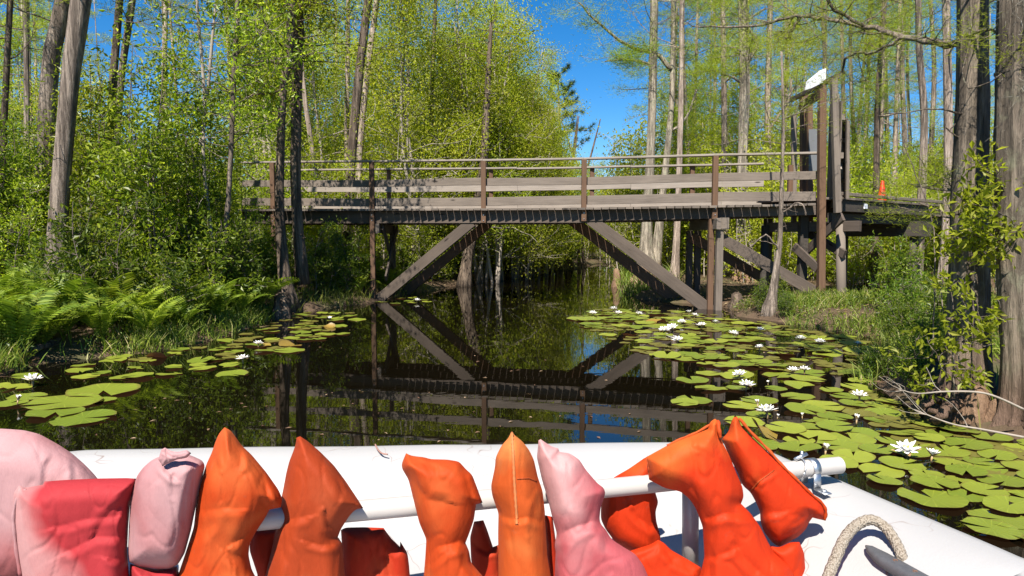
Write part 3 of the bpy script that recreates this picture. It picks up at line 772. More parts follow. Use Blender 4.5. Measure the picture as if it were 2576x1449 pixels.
flap([(66, 1232, -.01), (46, 1250, -.012), (35, 1290, -.012), (36, 1330, -.012), (42, 1390, -.012), (52, 1450, -.012)], 1.555, PK1, v, .0045, 'hem')
v = vest('upright pale pink life vest with a crumpled folded top', 1.53, 420)
PD3 = puff(z7((690, 380), (720, 340), (760, 305), (790, 290), (806, 282), (850, 290), (935, 270), (975, 285), (1020, 305), (1032, 330), (1010, 420), (985, 540), (960, 660), (930, 770), (895, 830), (850, 852), (780, 850), (690, 835), (650, 815), (643, 780), (648, 640), (655, 520), (670, 440)), 1.55, PK1, 'front_panel', v, 3, .075, 62,
    ((z7((792, 290), (825, 335), (872, 388)), .012, 20), (z7((872, 388), (868, 430), (872, 480)), .006, 16), (z7((655, 818), (740, 836), (850, 846)), .006, 14), (z7((1000, 330), (960, 470), (930, 600)), .006, 26)))
puff(z7((796, 300), (812, 250), (830, 240), (862, 258), (895, 262), (940, 252), (962, 268), (940, 292), (890, 300), (850, 318), (818, 334)), 1.487, PK1, 'folded_flap', v, 23, .012, 12, ((z7((820, 262), (870, 290), (930, 275)), .005, 7), (z7((835, 250), (842, 300), (830, 325)), .005, 7)), 3)
puff(z7((655, 825), (780, 852), (890, 838), (905, 884), (910, 1000), (660, 1000), (650, 884)), 1.57, PK2, 'lower_panel', v, 13, .05, 40)
v = vest('peaked orange life vest, right of the upright pale pink one', 1.54, 560)
PD4 = puff(z7((1100, 172), (1117, 150), (1130, 138), (1160, 152), (1200, 207), (1212, 226), (1265, 275), (1340, 365), (1400, 450), (1421, 497), (1412, 541), (1356, 552), (1330, 600), (1290, 660), (1257, 720), (1250, 780), (1265, 850), (1290, 900), (1310, 1010), (850, 1010), (895, 884), (940, 750), (975, 640), (985, 540), (1000, 440), (1040, 320), (1067, 262), (1082, 215)), 1.56, OR1, 'front_panel', v, 4, .07, 55,
    ((z7((1212, 330), (1216, 228), (1150, 145)), .010, 20), (z7((1100, 345), (1080, 300), (1066, 262)), .009, 16), (z7((1358, 556), (1345, 470), (1322, 350)), .014, 22), (z7((1030, 560), (1110, 545), (1190, 548)), .006, 26), (z7((1180, 720), (1250, 660), (1320, 600)), .012, 24), (z7((990, 700), (1060, 640), (1090, 560)), .006, 26), (z7((1150, 790), (1200, 840), (1210, 930)), .007, 24)))
puff(z7((1256, 660), (1290, 640), (1400, 650), (1385, 800), (1360, 900), (1370, 1010), (1300, 1010), (1296, 880), (1256, 760)), 1.68, ORR, 'back_panel', v, 14, .03, 26)
v = vest('burnt orange life vest with sharp top and a torn panel behind', 1.6, 770)
PD5 = puff(z7((1488, 222), (1492, 190), (1510, 183), (1545, 205), (1612, 262), (1680, 330), (1740, 410), (1800, 500), (1828, 545), (1790, 549), (1760, 580), (1715, 650), (1700, 690), (1722, 720), (1728, 790), (1735, 884), (1745, 1010), (1310, 1010), (1335, 884), (1365, 760), (1385, 670), (1415, 590), (1410, 520), (1425, 450), (1440, 370), (1455, 310), (1475, 260)), 1.62, OR2, 'front_panel', v, 5, .07, 55,
    ((z7((1795, 560), (1770, 470), (1725, 395)), .013, 22), (z7((1395, 660), (1440, 605), (1530, 590)), .008, 24), (z7((1640, 580), (1655, 635), (1720, 692)), .013, 20), (z7((1475, 262), (1530, 235), (1600, 258)), .006, 18), (z7((1560, 720), (1620, 735), (1722, 725)), .009, 20), (z7((1420, 760), (1450, 830), (1445, 920)), .006, 26)))
puff(z7((1715, 655), (1735, 642), (1830, 640), (1930, 644), (1962, 690), (2012, 740), (2014, 712), (2050, 770), (2058, 830), (2062, 884), (2075, 1000), (1745, 1000), (1725, 800)), 1.78, ORR, 'back_panel', v, 15, .035, 40, ((z7((1800, 650), (1860, 720), (1900, 850)), .009, 26), (z7((1960, 690), (1940, 780), (1960, 880)), .010, 20)))
v = vest('short orange life vest with folded corner, right of bare rail', 1.66, 1110)
PD6 = puff(z7((2020, 322), (2043, 268), (2058, 278), (2100, 285), (2135, 288), (2165, 298), (2250, 300), (2310, 310), (2345, 350), (2375, 375), (2400, 440), (2428, 517), (2395, 526), (2385, 600), (2365, 660), (2342, 720), (2360, 760), (2370, 820), (2440, 900), (2450, 1010), (2130, 1010), (2132, 884), (2140, 790), (2145, 700), (2110, 620), (2080, 500), (2055, 400), (2022, 345)), 1.66, OR1, 'front_panel', v, 6, .062, 50,
    ((z7((2190, 332), (2120, 312), (2056, 280)), .009, 14), (z7((2230, 512), (2150, 500), (2050, 372)), .012, 30), (z7((2384, 560), (2375, 470), (2340, 350)), .012, 18), (z7((2150, 800), (2200, 742), (2290, 722), (2360, 690)), .014, 22), (z7((2170, 830), (2240, 770), (2345, 735)), .010, 18), (z7((2330, 760), (2345, 830), (2420, 910)), .010, 20)))
puff(z7((2385, 612), (2432, 605), (2450, 650), (2480, 740), (2512, 728), (2520, 884), (2535, 1000), (2400, 1000), (2370, 800), (2365, 690)), 1.8, ORR, 'back_panel', v, 16, .03, 26, ((z7((2400, 740), (2450, 770), (2500, 760)), .008, 16),))
v = vest('narrow faded orange life vest with a raised centre seam', 1.68, 1310)
PD7 = puff([(1287, 1083), (1292, 1093), (1312, 1108), (1330, 1130), (1343, 1156), (1353, 1200), (1365, 1235), (1371, 1290), (1372, 1320), (1377, 1400), (1386, 1449), (1400, 1530), (1255, 1530), (1254, 1449), (1253, 1340), (1254, 1290), (1247, 1272), (1238, 1246), (1235, 1222), (1245, 1176), (1247, 1150), (1262, 1120), (1280, 1101)], 1.67, OR4, 'front_panel', v, 7, .075, 52,
    (([(1285, 1085), (1289, 1180), (1294, 1260), (1301, 1310)], .008, 10), ([(1254, 1296), (1290, 1308), (1330, 1302), (1372, 1318)], .010, 20), ([(1370, 1230), (1345, 1280), (1335, 1340)], .006, 20)))
puff([(1366, 1295), (1390, 1300), (1398, 1360), (1412, 1449), (1420, 1530), (1388, 1530), (1378, 1420), (1371, 1340)], 1.77, ORR, 'back_panel', v, 17, .02, 14)
v = vest('twisted pink life vest with a pointed top corner', 1.7, 1480)
PD8 = puff(z8((130, 240), (135, 191), (162, 210), (200, 235), (232, 243), (240, 262), (290, 268), (340, 302), (370, 350), (430, 420), (464, 444), (471, 470), (446, 540), (440, 600), (445, 625), (470, 650), (500, 700), (560, 740), (620, 775), (660, 830), (690, 900), (740, 1010), (215, 1010), (215, 884), (220, 760), (214, 730), (226, 672), (205, 600), (180, 500), (150, 400), (125, 290)), 1.69, PK3, 'front_panel', v, 8, .062, 55,
    ((z8((245, 300), (205, 240), (140, 200)), .009, 14), (z8((218, 730), (262, 668), (340, 634), (446, 608)), .015, 24), (z8((238, 770), (300, 690), (380, 650), (450, 640)), .010, 20), (z8((400, 600), (425, 520), (432, 420)), .008, 22), (z8((480, 690), (470, 760), (500, 860)), .008, 26), (z8((230, 300), (260, 400), (300, 520)), .004, 26)))
v = vest('large vivid orange life vest looped over the rail, ring with two peaks', 1.85, 1800)
puff(z8((675, 286), (590, 345), (520, 385), (460, 430), (447, 545), (447, 600), (470, 650), (500, 690), (525, 722), (610, 772), (660, 800), (740, 770), (748, 690), (726, 610), (722, 560), (737, 515), (715, 445), (720, 380), (760, 330), (740, 280)), 1.94, OR3, 'collar', v, 9, .045, 40, ((z8((530, 390), (555, 440), (560, 470)), .006, 14), (z8((620, 560), (640, 600), (700, 640)), .010, 22), (z8((600, 350), (560, 420), (540, 520)), .005, 26)))
PD10 = puff(z8((985, 146), (990, 118), (1002, 104), (1022, 95), (1036, 106), (1040, 140), (1048, 190), (1056, 210), (1090, 272), (1130, 370), (1160, 440), (1166, 490), (1152, 522), (1200, 570), (1250, 640), (1290, 720), (1320, 770), (1400, 830), (1430, 884), (1450, 1010), (890, 1010), (945, 884), (968, 790), (960, 640), (925, 545), (895, 500), (850, 462), (770, 444), (690, 402), (680, 340), (674, 288), (780, 230), (850, 195), (930, 165)), 1.8, OR3, 'front_panel', v, 10, .065, 52,
    ((z8((1100, 300), (1046, 212), (1000, 128)), .012, 16), (z8((905, 505), (925, 400), (932, 285)), .009, 28), (z8((1010, 300), (970, 260), (935, 245)), .006, 18), (z8((985, 600), (1080, 572), (1190, 580)), .015, 24), (z8((960, 800), (1030, 788), (1100, 762)), .010, 18), (z8((1130, 730), (1160, 790), (1230, 860)), .011, 24), (z8((700, 400), (760, 400), (860, 455)), .008, 22), (z8((1000, 900), (990, 820), (975, 740)), .008, 22)))
PD11 = puff(z8((1056, 196), (1090, 160), (1104, 105), (1122, 78), (1140, 90), (1152, 132), (1200, 180), (1280, 255), (1350, 320), (1420, 390), (1500, 470), (1560, 520), (1581, 562), (1573, 606), (1545, 601), (1512, 592), (1494, 616), (1480, 650), (1440, 690), (1390, 716), (1345, 739), (1310, 720), (1265, 660), (1250, 610), (1248, 560), (1225, 510), (1200, 465), (1160, 430), (1140, 375), (1100, 300), (1066, 220)), 1.86, OR3, 'front_panel', v, 11, .06, 46,
    ((z8((1196, 470), (1240, 412), (1335, 344)), .010, 14), (z8((1142, 120), (1322, 330), (1490, 510), (1550, 590)), .007, 10), (z8((1250, 605), (1290, 572), (1345, 568)), .010, 18), (z8((1330, 730), (1440, 650), (1500, 598)), .010, 22), (z8((1430, 620), (1470, 590), (1510, 580)), .006, 12)))
flap([(1860, 1052, -.004), (1888, 1086, -.008), (1930, 1128, -.008), (1963, 1166, -.008), (2000, 1202, -.008), (2038, 1240, -.008), (2068, 1266, -.008), (2078, 1288, -.008), (2074, 1308, -.004)], 1.855, OR1, v, .0045, 'hem')
flap([(1806, 1058, -.004), (1808, 1078, -.02), (1812, 1100, -.02)], 1.8, OR1, v, .006, 'hem')
flap([(1786, 1068, -.004), (1752, 1088, -.006), (1713, 1104, -.006), (1678, 1121, -.004)], 1.8, OR1, v, .0035, 'hem')
puff(z8((1345, 742), (1400, 715), (1446, 715), (1470, 770), (1478, 884), (1482, 1000), (1370, 1000), (1330, 830), (1295, 735)), 1.82, OR3, 'lower_panel', v, 12, .035, 30)
puff(z8((560, 770), (640, 745), (700, 726), (735, 704), (762, 716), (800, 755), (880, 800), (950, 842), (960, 1010), (700, 1010), (640, 900)), 1.87, OR3, 'lower_collar', v, 19, .04, 36, ((z8((740, 712), (715, 760), (640, 800)), .010, 20), (z8((780, 770), (820, 820), (900, 860)), .009, 20)))
SEAM1 = fabric('orange seam thread', (.2, .024, .004), (.28, .05, .012)); SEAM2 = fabric('faded seam thread', (.34, .085, .022), (.4, .14, .05))
sewn([PD7], [(1288, 1088), (1291, 1140), (1294, 1210), (1300, 1300), (1300, 1320)], SEAM2, PD7.parent, .0038); sewn([PD7], [(1300, 1204), (1330, 1203), (1352, 1212)], SEAM1, PD7.parent, .0016)
sewn([PD11], [(1886, 1238), (1908, 1212), (1952, 1180)], SEAM1, PD11.parent, .0026); sewn([PD10], [(1626, 1152), (1632, 1180), (1634, 1205)], SEAM1, PD10.parent, .002)
# ------------------------------------------------------------------ banks and water
LB = [gp(x, y) for x, y in ((-900, 1400), (-500, 1120), (-150, 985), (0, 942), (120, 915), (250, 903), (420, 880), (560, 850), (660, 812), (720, 790), (830, 778), (930, 762), (1010, 745), (1100, 728), (1180, 712), (1290, 694), (1400, 680), (1478, 670))]
RB = [gp(x, y) for x, y in ((3400, 1300), (2900, 1180), (2600, 1120), (2480, 1085), (2400, 1062), (2340, 1020), (2240, 985), (2175, 955), (2230, 915), (2250, 880), (2210, 852), (2080, 830), (1960, 812), (1860, 796), (1830, 775), (1780, 765), (1700, 762), (1600, 752), (1562, 735), (1550, 700), (1545, 674))]
FAR = [gp(1500, 664), gp(1530, 662)]
POLY = [(-14, -6), (-14, 1.0)] + [(p.x, p.y) for p in LB[1:]] + [(p.x, p.y) for p in FAR] + [(p.x, p.y) for p in reversed(RB)] + [(14, 1.0), (14, -6)]
PA = np.array(POLY); PB = np.roll(PA, -1, axis=0)
# a duckweed backwater behind the right bank
POND = np.array([(p.x, p.y) for p in (gp(2120, 742), gp(2230, 722), gp(2370, 735), gp(2390, 760), (gp(2330, 775)), gp(2190, 770))])
def hfun(X, Y):
    d = np.minimum(sdist(X, Y, PA), sdist(X, Y, POND))
    wob = .12*np.sin(X*2.3 + 1.7*np.sin(Y*1.9)) + .1*np.sin(Y*3.1 + X*1.1)
    d = d + wob*np.clip(d + .3, 0, .4)
    h = np.where(d < 0, np.maximum(-.6, d*.7), .16*np.tanh(d*3.0) + .05*np.clip(d, 0, 3))
    q = gp(2420, 1030); h = h + .2*np.exp(-(((X - q.x - .12)/.5)**2 + ((Y - q.y - .25)/.4)**2))*(1 + .35*np.sin(X*17 + Y*9)*np.sin(Y*21 - X*6))
    return h + np.where(d > 0, .03*np.sin(X*5.1 + Y*2)*np.sin(Y*4.3), 0) + .0
def hat(x, y): return float(hfun(np.array([x]), np.array([y]))[0])
def dch(x, y): return float(np.minimum(sdist(np.array([x]), np.array([y]), PA), sdist(np.array([x]), np.array([y]), POND))[0])
xs = np.concatenate([[-400, -200, -100, -50, -28], np.arange(-18, 18.01, .16), [28, 50, 100, 200, 400]])
ys = np.concatenate([[-60, -20], np.arange(-4, 4, .5), np.arange(4, 20, .16), np.arange(20, 45, .5), [50, 70, 100, 200, 400, 800]])
XX, YY = np.meshgrid(xs, ys); ZZ = hfun(XX, YY)
nx, ny = len(xs), len(ys)
V = np.stack([XX.ravel(), YY.ravel(), ZZ.ravel()], 1)
ii, jj = np.meshgrid(np.arange(nx-1), np.arange(ny-1)); b0 = (jj*nx + ii).ravel()
lp = np.stack([b0, b0+1, b0+nx+1, b0+nx], 1).ravel()
def groundmat():
    m, nt, out = newmat('swamp bank soil'); L = nt.links
    tc = nt.nodes.new('ShaderNodeTexCoord'); co = tc.outputs['Object']
    n = noise_tex(nt, co, 3, 8, .7); n2 = noise_tex(nt, co, .9, 4, .6); n3 = noise_tex(nt, co, 40, 5, .7)
    r = ramp(nt, [(.3, (.02, .013, .008)), (.55, (.06, .038, .022)), (.75, (.13, .085, .05))]); L.new(n, r.inputs[0])
    col = mixc(nt, .45, r.outputs[0], mixc(nt, n3, (.015, .01, .006), (.2, .13, .08)))
    g = ramp(nt, [(.5, (0, 0, 0)), (.66, (.6, .6, .6))]); L.new(n2, g.inputs[0]); col = mixc(nt, g.outputs[0], col, (.045, .06, .014))
    p = nt.nodes.new('ShaderNodeBsdfPrincipled'); p.inputs['Roughness'].default_value = .8; p.inputs['Specular IOR Level'].default_value = .25
    L.new(col, p.inputs['Base Color']); L.new(bump(nt, n, 1, .05), p.inputs['Normal']); L.new(p.outputs[0], out.inputs[0]); return m
g = obj('ground', np_mesh('ground', V, lp, np.full(len(b0), 4), smooth=True), groundmat()); g['kind'] = 'structure'
def watermat():
    m, nt, out = newmat('dark tannin water'); L = nt.links
    tc = nt.nodes.new('ShaderNodeTexCoord'); co = tc.outputs['Object']
    n1 = noise_tex(nt, co, 1, 3, .5, (1.2, 3.0, 1)); n2 = noise_tex(nt, co, 1, 2, .5, (5, 11, 1)); n3 = noise_tex(nt, co, .35, 2, .5)
    # faint rings spreading from the boat and from a dipping insect or two
    rings = None
    for (px, py, fr, ra) in ((1110, 985, 30, .55), (1480, 1045, 42, .3), (1370, 1085, 26, .6)):
        c = gp(px, py); sb = nt.nodes.new('ShaderNodeVectorMath'); sb.operation = 'DISTANCE'; sb.inputs[1].default_value = (c.x, c.y, 0); L.new(co, sb.inputs[0])
        ml = nt.nodes.new('ShaderNodeMath'); ml.operation = 'MULTIPLY'; ml.inputs[1].default_value = fr*2.2; L.new(sb.outputs['Value'], ml.inputs[0])
        si = nt.nodes.new('ShaderNodeMath'); si.operation = 'SINE'; L.new(ml.outputs[0], si.inputs[0])
        fa = nt.nodes.new('ShaderNodeMapRange'); fa.inputs[1].default_value = 0; fa.inputs[2].default_value = ra; fa.inputs[3].default_value = .16; fa.inputs[4].default_value = 0; L.new(sb.outputs['Value'], fa.inputs[0])
        mu = nt.nodes.new('ShaderNodeMath'); mu.operation = 'MULTIPLY'; L.new(si.outputs[0], mu.inputs[0]); L.new(fa.outputs[0], mu.inputs[1])
        if rings is None: rings = mu.outputs[0]
        else:
            ad = nt.nodes.new('ShaderNodeMath'); L.new(rings, ad.inputs[0]); L.new(mu.outputs[0], ad.inputs[1]); rings = ad.outputs[0]
    def mad(a, k, c):
        x = nt.nodes.new('ShaderNodeMath'); x.operation = 'MULTIPLY_ADD'; x.inputs[1].default_value = k; L.new(a, x.inputs[0])
        if c is None: x.inputs[2].default_value = 0
        else: L.new(c, x.inputs[2])
        return x.outputs[0]
    h = mad(n2, .16, mad(n1, .9, mad(rings, .35, None)))
    p = nt.nodes.new('ShaderNodeBsdfPrincipled'); p.inputs['Base Color'].default_value = (.003, .0022, .001, 1); p.inputs['Roughness'].default_value = .015
    p.inputs['IOR'].default_value = 1.34; p.inputs['Specular IOR Level'].default_value = .55
    b = nt.nodes.new('ShaderNodeBump'); b.inputs['Strength'].default_value = .055; b.inputs['Distance'].default_value = .012
    L.new(h, b.inputs['Height']); L.new(b.outputs[0], p.inputs['Normal']); L.new(p.outputs[0], out.inputs[0]); return m
w = obj('water', np_mesh('water', [(-60, -20, 0), (60, -20, 0), (60, 60, 0), (-60, 60, 0)], [0, 1, 2, 3], [4]), watermat()); w['kind'] = 'structure'

# ------------------------------------------------------------------ leaves
def unit(a): return a/np.maximum(np.linalg.norm(a, axis=1, keepdims=True), 1e-9)
def leaf_arrays(P, D, Nn, L, W, fold=.25):
    """folded four-point leaves: base, right, tip, left"""
    n = len(P); D = unit(D); S = unit(np.cross(D, Nn)); U = np.cross(S, D)
    L = L[:, None]; W = W[:, None]
    mid = P + D*L*.48 + U*W*fold
    V = np.stack([P, mid + S*W*.5, P + D*L - U*L*.08, mid - S*W*.5], 1).reshape(-1, 3)
    b = np.arange(n)[:, None]*4
    lp = np.concatenate([b, b+1, b+2, b, b+2, b+3], 1).ravel()
    return V, lp, np.full(n*2, 3)
def blade_arrays(P, D, L, W, bend):
    """grass-like blades of two segments"""
    n = len(P); D = unit(D); side = unit(np.cross(D, nrs.normal(size=(n, 3)))); b = nrs.normal(size=(n, 3))*np.array([1, 1, .1]); b = unit(b)
    L = L[:, None]; W = W[:, None]
    m = P + D*L*.55 + b*L*bend*.3; t = P + D*L*.9 + b*L*bend
    V = np.stack([P - side*W*.5, P + side*W*.5, m + side*W*.4, m - side*W*.4, t], 1).reshape(-1, 3); k = np.arange(n)[:, None]*5
    lp = np.concatenate([k, k+1, k+2, k+3, k+3, k+2, k+4], 1).ravel(); sz = np.tile([4, 3], n)
    return V, lp, sz
def needle_arrays(P, D, L, W):
    n = len(P); D = unit(D); S = unit(np.cross(D, nrs.normal(size=(n, 3))))
    V = np.stack([P - S*W[:, None]*.5, P + S*W[:, None]*.5, P + D*L[:, None]], 1).reshape(-1, 3)
    return V, np.arange(n*3), np.full(n, 3)
def join(parts):
    V = []; lp = []; sz = []; o = 0
    for v, l, s in parts: V.append(v); lp.append(l + o); sz.append(s); o += len(v)
    return np.concatenate(V), np.concatenate(lp), np.concatenate(sz)
def leaves_on(pts, dirs, per, spread, L, W, up=.5, rs=nrs, jit=.35):
    """leaves around twig points"""
    pts = np.repeat(np.asarray(pts), per, 0); dirs = np.repeat(np.asarray(dirs), per, 0); n = len(pts)
    P = pts + rs.normal(size=(n, 3))*spread
    D = unit(dirs)*.5 + rs.normal(size=(n, 3))*.8 + np.array([0, 0, -.05])
    Nn = rs.normal(size=(n, 3))*.5 + np.array([-.1, -.45, up])
    l = L*(1 + rs.uniform(-jit, jit, n)); return leaf_arrays(P, D, Nn, l, l*W/L)

# ------------------------------------------------------------------ woody growth
def branch(mb, rng, p, d, L, r, n, wob, up, twigs, tips, nseg=5, sub=1, minr=.004):
    pts = [Vector(p)]; d = Vector(d).normalized()
    for i in range(n):
        d = (d + Vector((rng.gauss(0, wob), rng.gauss(0, wob), rng.gauss(0, wob) + up))).normalized()
        pts.append(pts[-1] + d*(L/n))
    mb.tube(pts, [max(minr, r*(1 - .8*i/n)) for i in range(n+1)], nseg, cap=False)
    for i in range(1, n+1):
        if i >= n*.35: tips.append((pts[i], (pts[i]-pts[i-1]).normalized()))
    if twigs:
        for q in range(twigs):
            i = rng.randint(max(1, n//3), n); a = Vector((rng.gauss(0, 1), rng.gauss(0, 1), rng.gauss(0, .5) + .25)).normalized()
            dd = ((pts[i]-pts[i-1]).normalized()*.6 + a*.8)
            branch(mb, rng, pts[i], dd, L*rng.uniform(.3, .5), max(minr, r*.45), max(3, n-2), wob*1.2, up, 0 if sub <= 1 else 2, tips, 4, sub-1, minr)
    return pts
def T2(tips): return np.array([list(p) for p, d in tips]), np.array([list(d) for p, d in tips])
def tuft_needles(tips, per, L, W, rad, flat=.35, rs=nrs):
    P, D = T2(tips); n = len(P)*per; P = np.repeat(P, per, 0)
    off = rs.normal(size=(n, 3))*np.array([rad, rad, rad*flat])
    P = P + off
    D = rs.normal(size=(n, 3))*np.array([.8, .8, .45]) + np.array([0, 0, .35]) + off*1.5/rad*.3
    l = L*rs.uniform(.6, 1.3, n); return needle_arrays(P, D, l, np.full(n, W))

def make_cypress(seed, H, r0, bare, nl, blen, per=62, nL=.11, nW=.011, rad=.13):
    rng = random.Random(seed); rs = np.random.RandomState(seed); mb = MB(); tips = []
    n = 14; lx, ly = rng.uniform(-.02, .02), rng.uniform(-.02, .02); path = []; rr = []
    for i in range(n+1):
        z = H*(i/n)**1.25; path.append(Vector((lx*z + .05*math.sin(z*.7 + seed), ly*z + .05*math.cos(z*.9 + seed), z - .1)))
        rr.append(r0*(1 - .72*i/n)*(1 + .9*math.exp(-z/.35)))
    mb.tube(path, rr, 9)
    for _ in range(nl):
        t = rng.uniform(bare, .99); z = H*t; k = min(n-1, int((t**.8)*n)); p = path[k].lerp(path[k+1], .5); p = Vector((lx*z, ly*z, z))
        a = rng.uniform(0, 2*PI); L = blen*(1.15 - .75*t)*rng.uniform(.6, 1.3)
        branch(mb, rng, p, (math.cos(a), math.sin(a), rng.uniform(-.05, .5)), L, r0*.2*(1.2-t) + .006, 6, .16, .03, 3, tips, 4, 1)
    for _ in range(int(nl*.5)):
        z = rng.uniform(.12, bare)*H; a = rng.uniform(0, 2*PI)
        branch(mb, rng, (lx*z, ly*z, z), (math.cos(a), math.sin(a), rng.uniform(-.2, .4)), rng.uniform(.2, .8), .012, 4, .25, 0, 1, [], 4, 1)
    keep = [t for t in tips if rng.random() < .42]
    v, l, s = tuft_needles(keep, per, nL, nW, rad, .35, rs)
    return mb.mesh('cypress_trunk', True), np_mesh('cypress_crown', v, l, s)
def make_hardwood(seed, H, r0, stems, leafL, per, spread, start=.15, wide=1.2):
    rng = random.Random(seed); rs = np.random.RandomState(seed); mb = MB(); tips = []
    for s in range(stems):
        a = rng.uniform(0, 2*PI); h = H*rng.uniform(.75, 1.05); lean = rng.uniform(.02, .16)*wide; n = 9; path = []; p = Vector((math.cos(a)*.12*(stems > 1), math.sin(a)*.12*(stems > 1), -.1)); ph = rng.uniform(0, 6)
        for i in range(n+1):
            z = h*i/n; path.append(p + Vector((math.cos(a)*lean*z + .07*math.sin(z*1.3 + ph), math.sin(a)*lean*z + .07*math.cos(z*1.1 + ph), z)))
        mb.tube(path, [r0*rng.uniform(.8, 1.1)*(1 - .85*i/n) + .004 for i in range(n+1)], 6)
        for _ in range(int(15*H/6)):
            t = rng.uniform(start, .99); i = min(n-1, int(t*n)); q = path[i].lerp(path[i+1], t*n - i); b = rng.uniform(0, 2*PI)
            branch(mb, rng, q, (math.cos(b), math.sin(b), rng.uniform(.1, .8)), wide*H/6*rng.uniform(.6, 1.4)*(1.15 - .6*t), r0*.3*(1.1-t) + .005, 5, .2, .05, 4, tips, 4, 1)
    P, D = T2(tips); v, l, s = leaves_on(P, D, per, spread, leafL, leafL*.48, .6, rs)
    return mb.mesh('tree_trunk', True), np_mesh('tree_crown', v, l, s)
def make_shrub(seed, H, stems, R_, leafL, per, spread, wid=.42, low=.08):
    rng = random.Random(seed); rs = np.random.RandomState(seed); mb = MB(); tips = []
    for s in range(stems):
        a = rng.uniform(0, 2*PI); rad = R_*math.sqrt(rng.random()); h = H*rng.uniform(.55, 1.05); p = Vector((math.cos(a)*rad*.5, math.sin(a)*rad*.5, -.08)); n = 8; ph = rng.uniform(0, 6); ln = rng.uniform(0, .5)*rad/H
        path = [p + Vector((math.cos(a)*ln*h*i/n + .05*math.sin(i*.9 + ph), math.sin(a)*ln*h*i/n + .05*math.cos(i*.8 + ph), h*i/n)) for i in range(n+1)]
        mb.tube(path, [max(.004, .016*(H/3)*(1 - .8*i/n)) for i in range(n+1)], 5, cap=False)
        for _ in range(int(12*H/3) + 2):
            t = rng.uniform(low, 1); i = min(n-1, int(t*n)); q = path[i].lerp(path[i+1], t*n - i); b = rng.uniform(0, 2*PI)
            branch(mb, rng, q, (math.cos(b), math.sin(b), rng.uniform(0, .9)), rng.uniform(.25, .6)*min(1, H/2.2 + .2), .007, 4, .25, .06, 2, tips, 4, 1, .003)
    P, D = T2(tips); v, l, s = leaves_on(P, D, per, spread, leafL, leafL*wid, .5, rs)
    return mb.mesh('shrub_stems', True), np_mesh('shrub_foliage', v, l, s)
def make_fern(seed, nf, L):
    rs = np.random.RandomState(seed); parts = []; mb = MB()
    for f in range(nf):
        a = 2*PI*f/nf + rs.uniform(-.4, .4); up = rs.uniform(2.4, 6.5); LL = L*rs.uniform(.7, 1.15); n = 22
        d = np.array([math.cos(a), math.sin(a), up]); d /= np.linalg.norm(d); pts = [np.zeros(3)]; cur = d.copy()
        for i in range(n):
            cur = cur + np.array([0, 0, -.012 - .0042*i]) + np.array([math.cos(a), math.sin(a), 0])*.025; cur /= np.linalg.norm(cur); pts.append(pts[-1] + cur*LL/n)
        mb.tube([Vector(p) for p in pts[::3]], [.005*(1-.8*i/8) for i in range(len(pts[::3]))], 4, cap=False)
        pts = np.array(pts); T = np.gradient(pts, axis=0); T = unit(T); S = unit(np.cross(T, np.array([0, 0, 1.0]))); Nn = np.cross(S, T)
        tw = rs.uniform(-.5, .5); S2 = S*math.cos(tw) + Nn*math.sin(tw); Nn = np.cross(S2, T)
        k = np.arange(4, n+1); prof_ = np.sin(np.pi*np.clip((k-2.5)/(n-1.2), 0, 1))**.7
        for sg in (1, -1):
            D = S2[k]*sg + T[k]*.45 - Nn[k]*.1; ll = LL*.2*prof_ + .01
            parts.append(leaf_arrays(pts[k], D, Nn[k] + rs.normal(size=(len(k), 3))*.12, ll, ll*.2 + .006, .05))
    v, l, s = join(parts)
    return mb.mesh('fern_stalks'), np_mesh('fern_fronds', v, l, s)

CYP = [make_cypress(100 + i, rr[0], rr[1], rr[2], rr[3], rr[4]) for i, rr in enumerate(((12, .075, .3, 26, 1.3), (13, .09, .36, 28, 1.5), (11, .055, .22, 24, 1.0), (14, .095, .42, 28, 1.6), (12, .06, .28, 24, 1.2)))]
HW = [make_hardwood(200 + i, *rr) for i, rr in enumerate(((7.0, .05, 3, .068, 22, .18), (8.5, .06, 3, .068, 20, .19), (6.0, .045, 4, .065, 19, .17), (9.5, .06, 3, .07, 22, .21)))]
SH = [make_shrub(300 + i, *rr) for i, rr in enumerate(((4.2, 9, 1.3, .085, 6, .09), (3.6, 10, 1.2, .075, 6, .08), (4.8, 8, 1.1, .09, 6, .1), (3.0, 9, 1.2, .075, 6, .08)))]
SHB = [make_shrub(320 + i, *rr) for i, rr in enumerate(((2.6, 10, 1.5, .075, 6, .1, .45), (3.4, 9, 1.5, .08, 6, .11, .45)))]
US = [make_shrub(340 + i, *rr) for i, rr in enumerate(((1.1, 7, .6, .075, 6, .06, .36, .05), (.8, 8, .55, .07, 6, .05, .36, .05), (1.5, 7, .6, .08, 5, .06, .4, .1)))]
FE = [make_fern(360 + i, n, L) for i, (n, L) in enumerate(((10, .75), (9, .85), (8, .6)))]
def kit(name, meshes, mats, names, label, cat):
    t = thing(name, label, cat)
    for me, m, nm in zip(meshes, mats, names): child(nm, me, m, t)
    return t
USED = set()
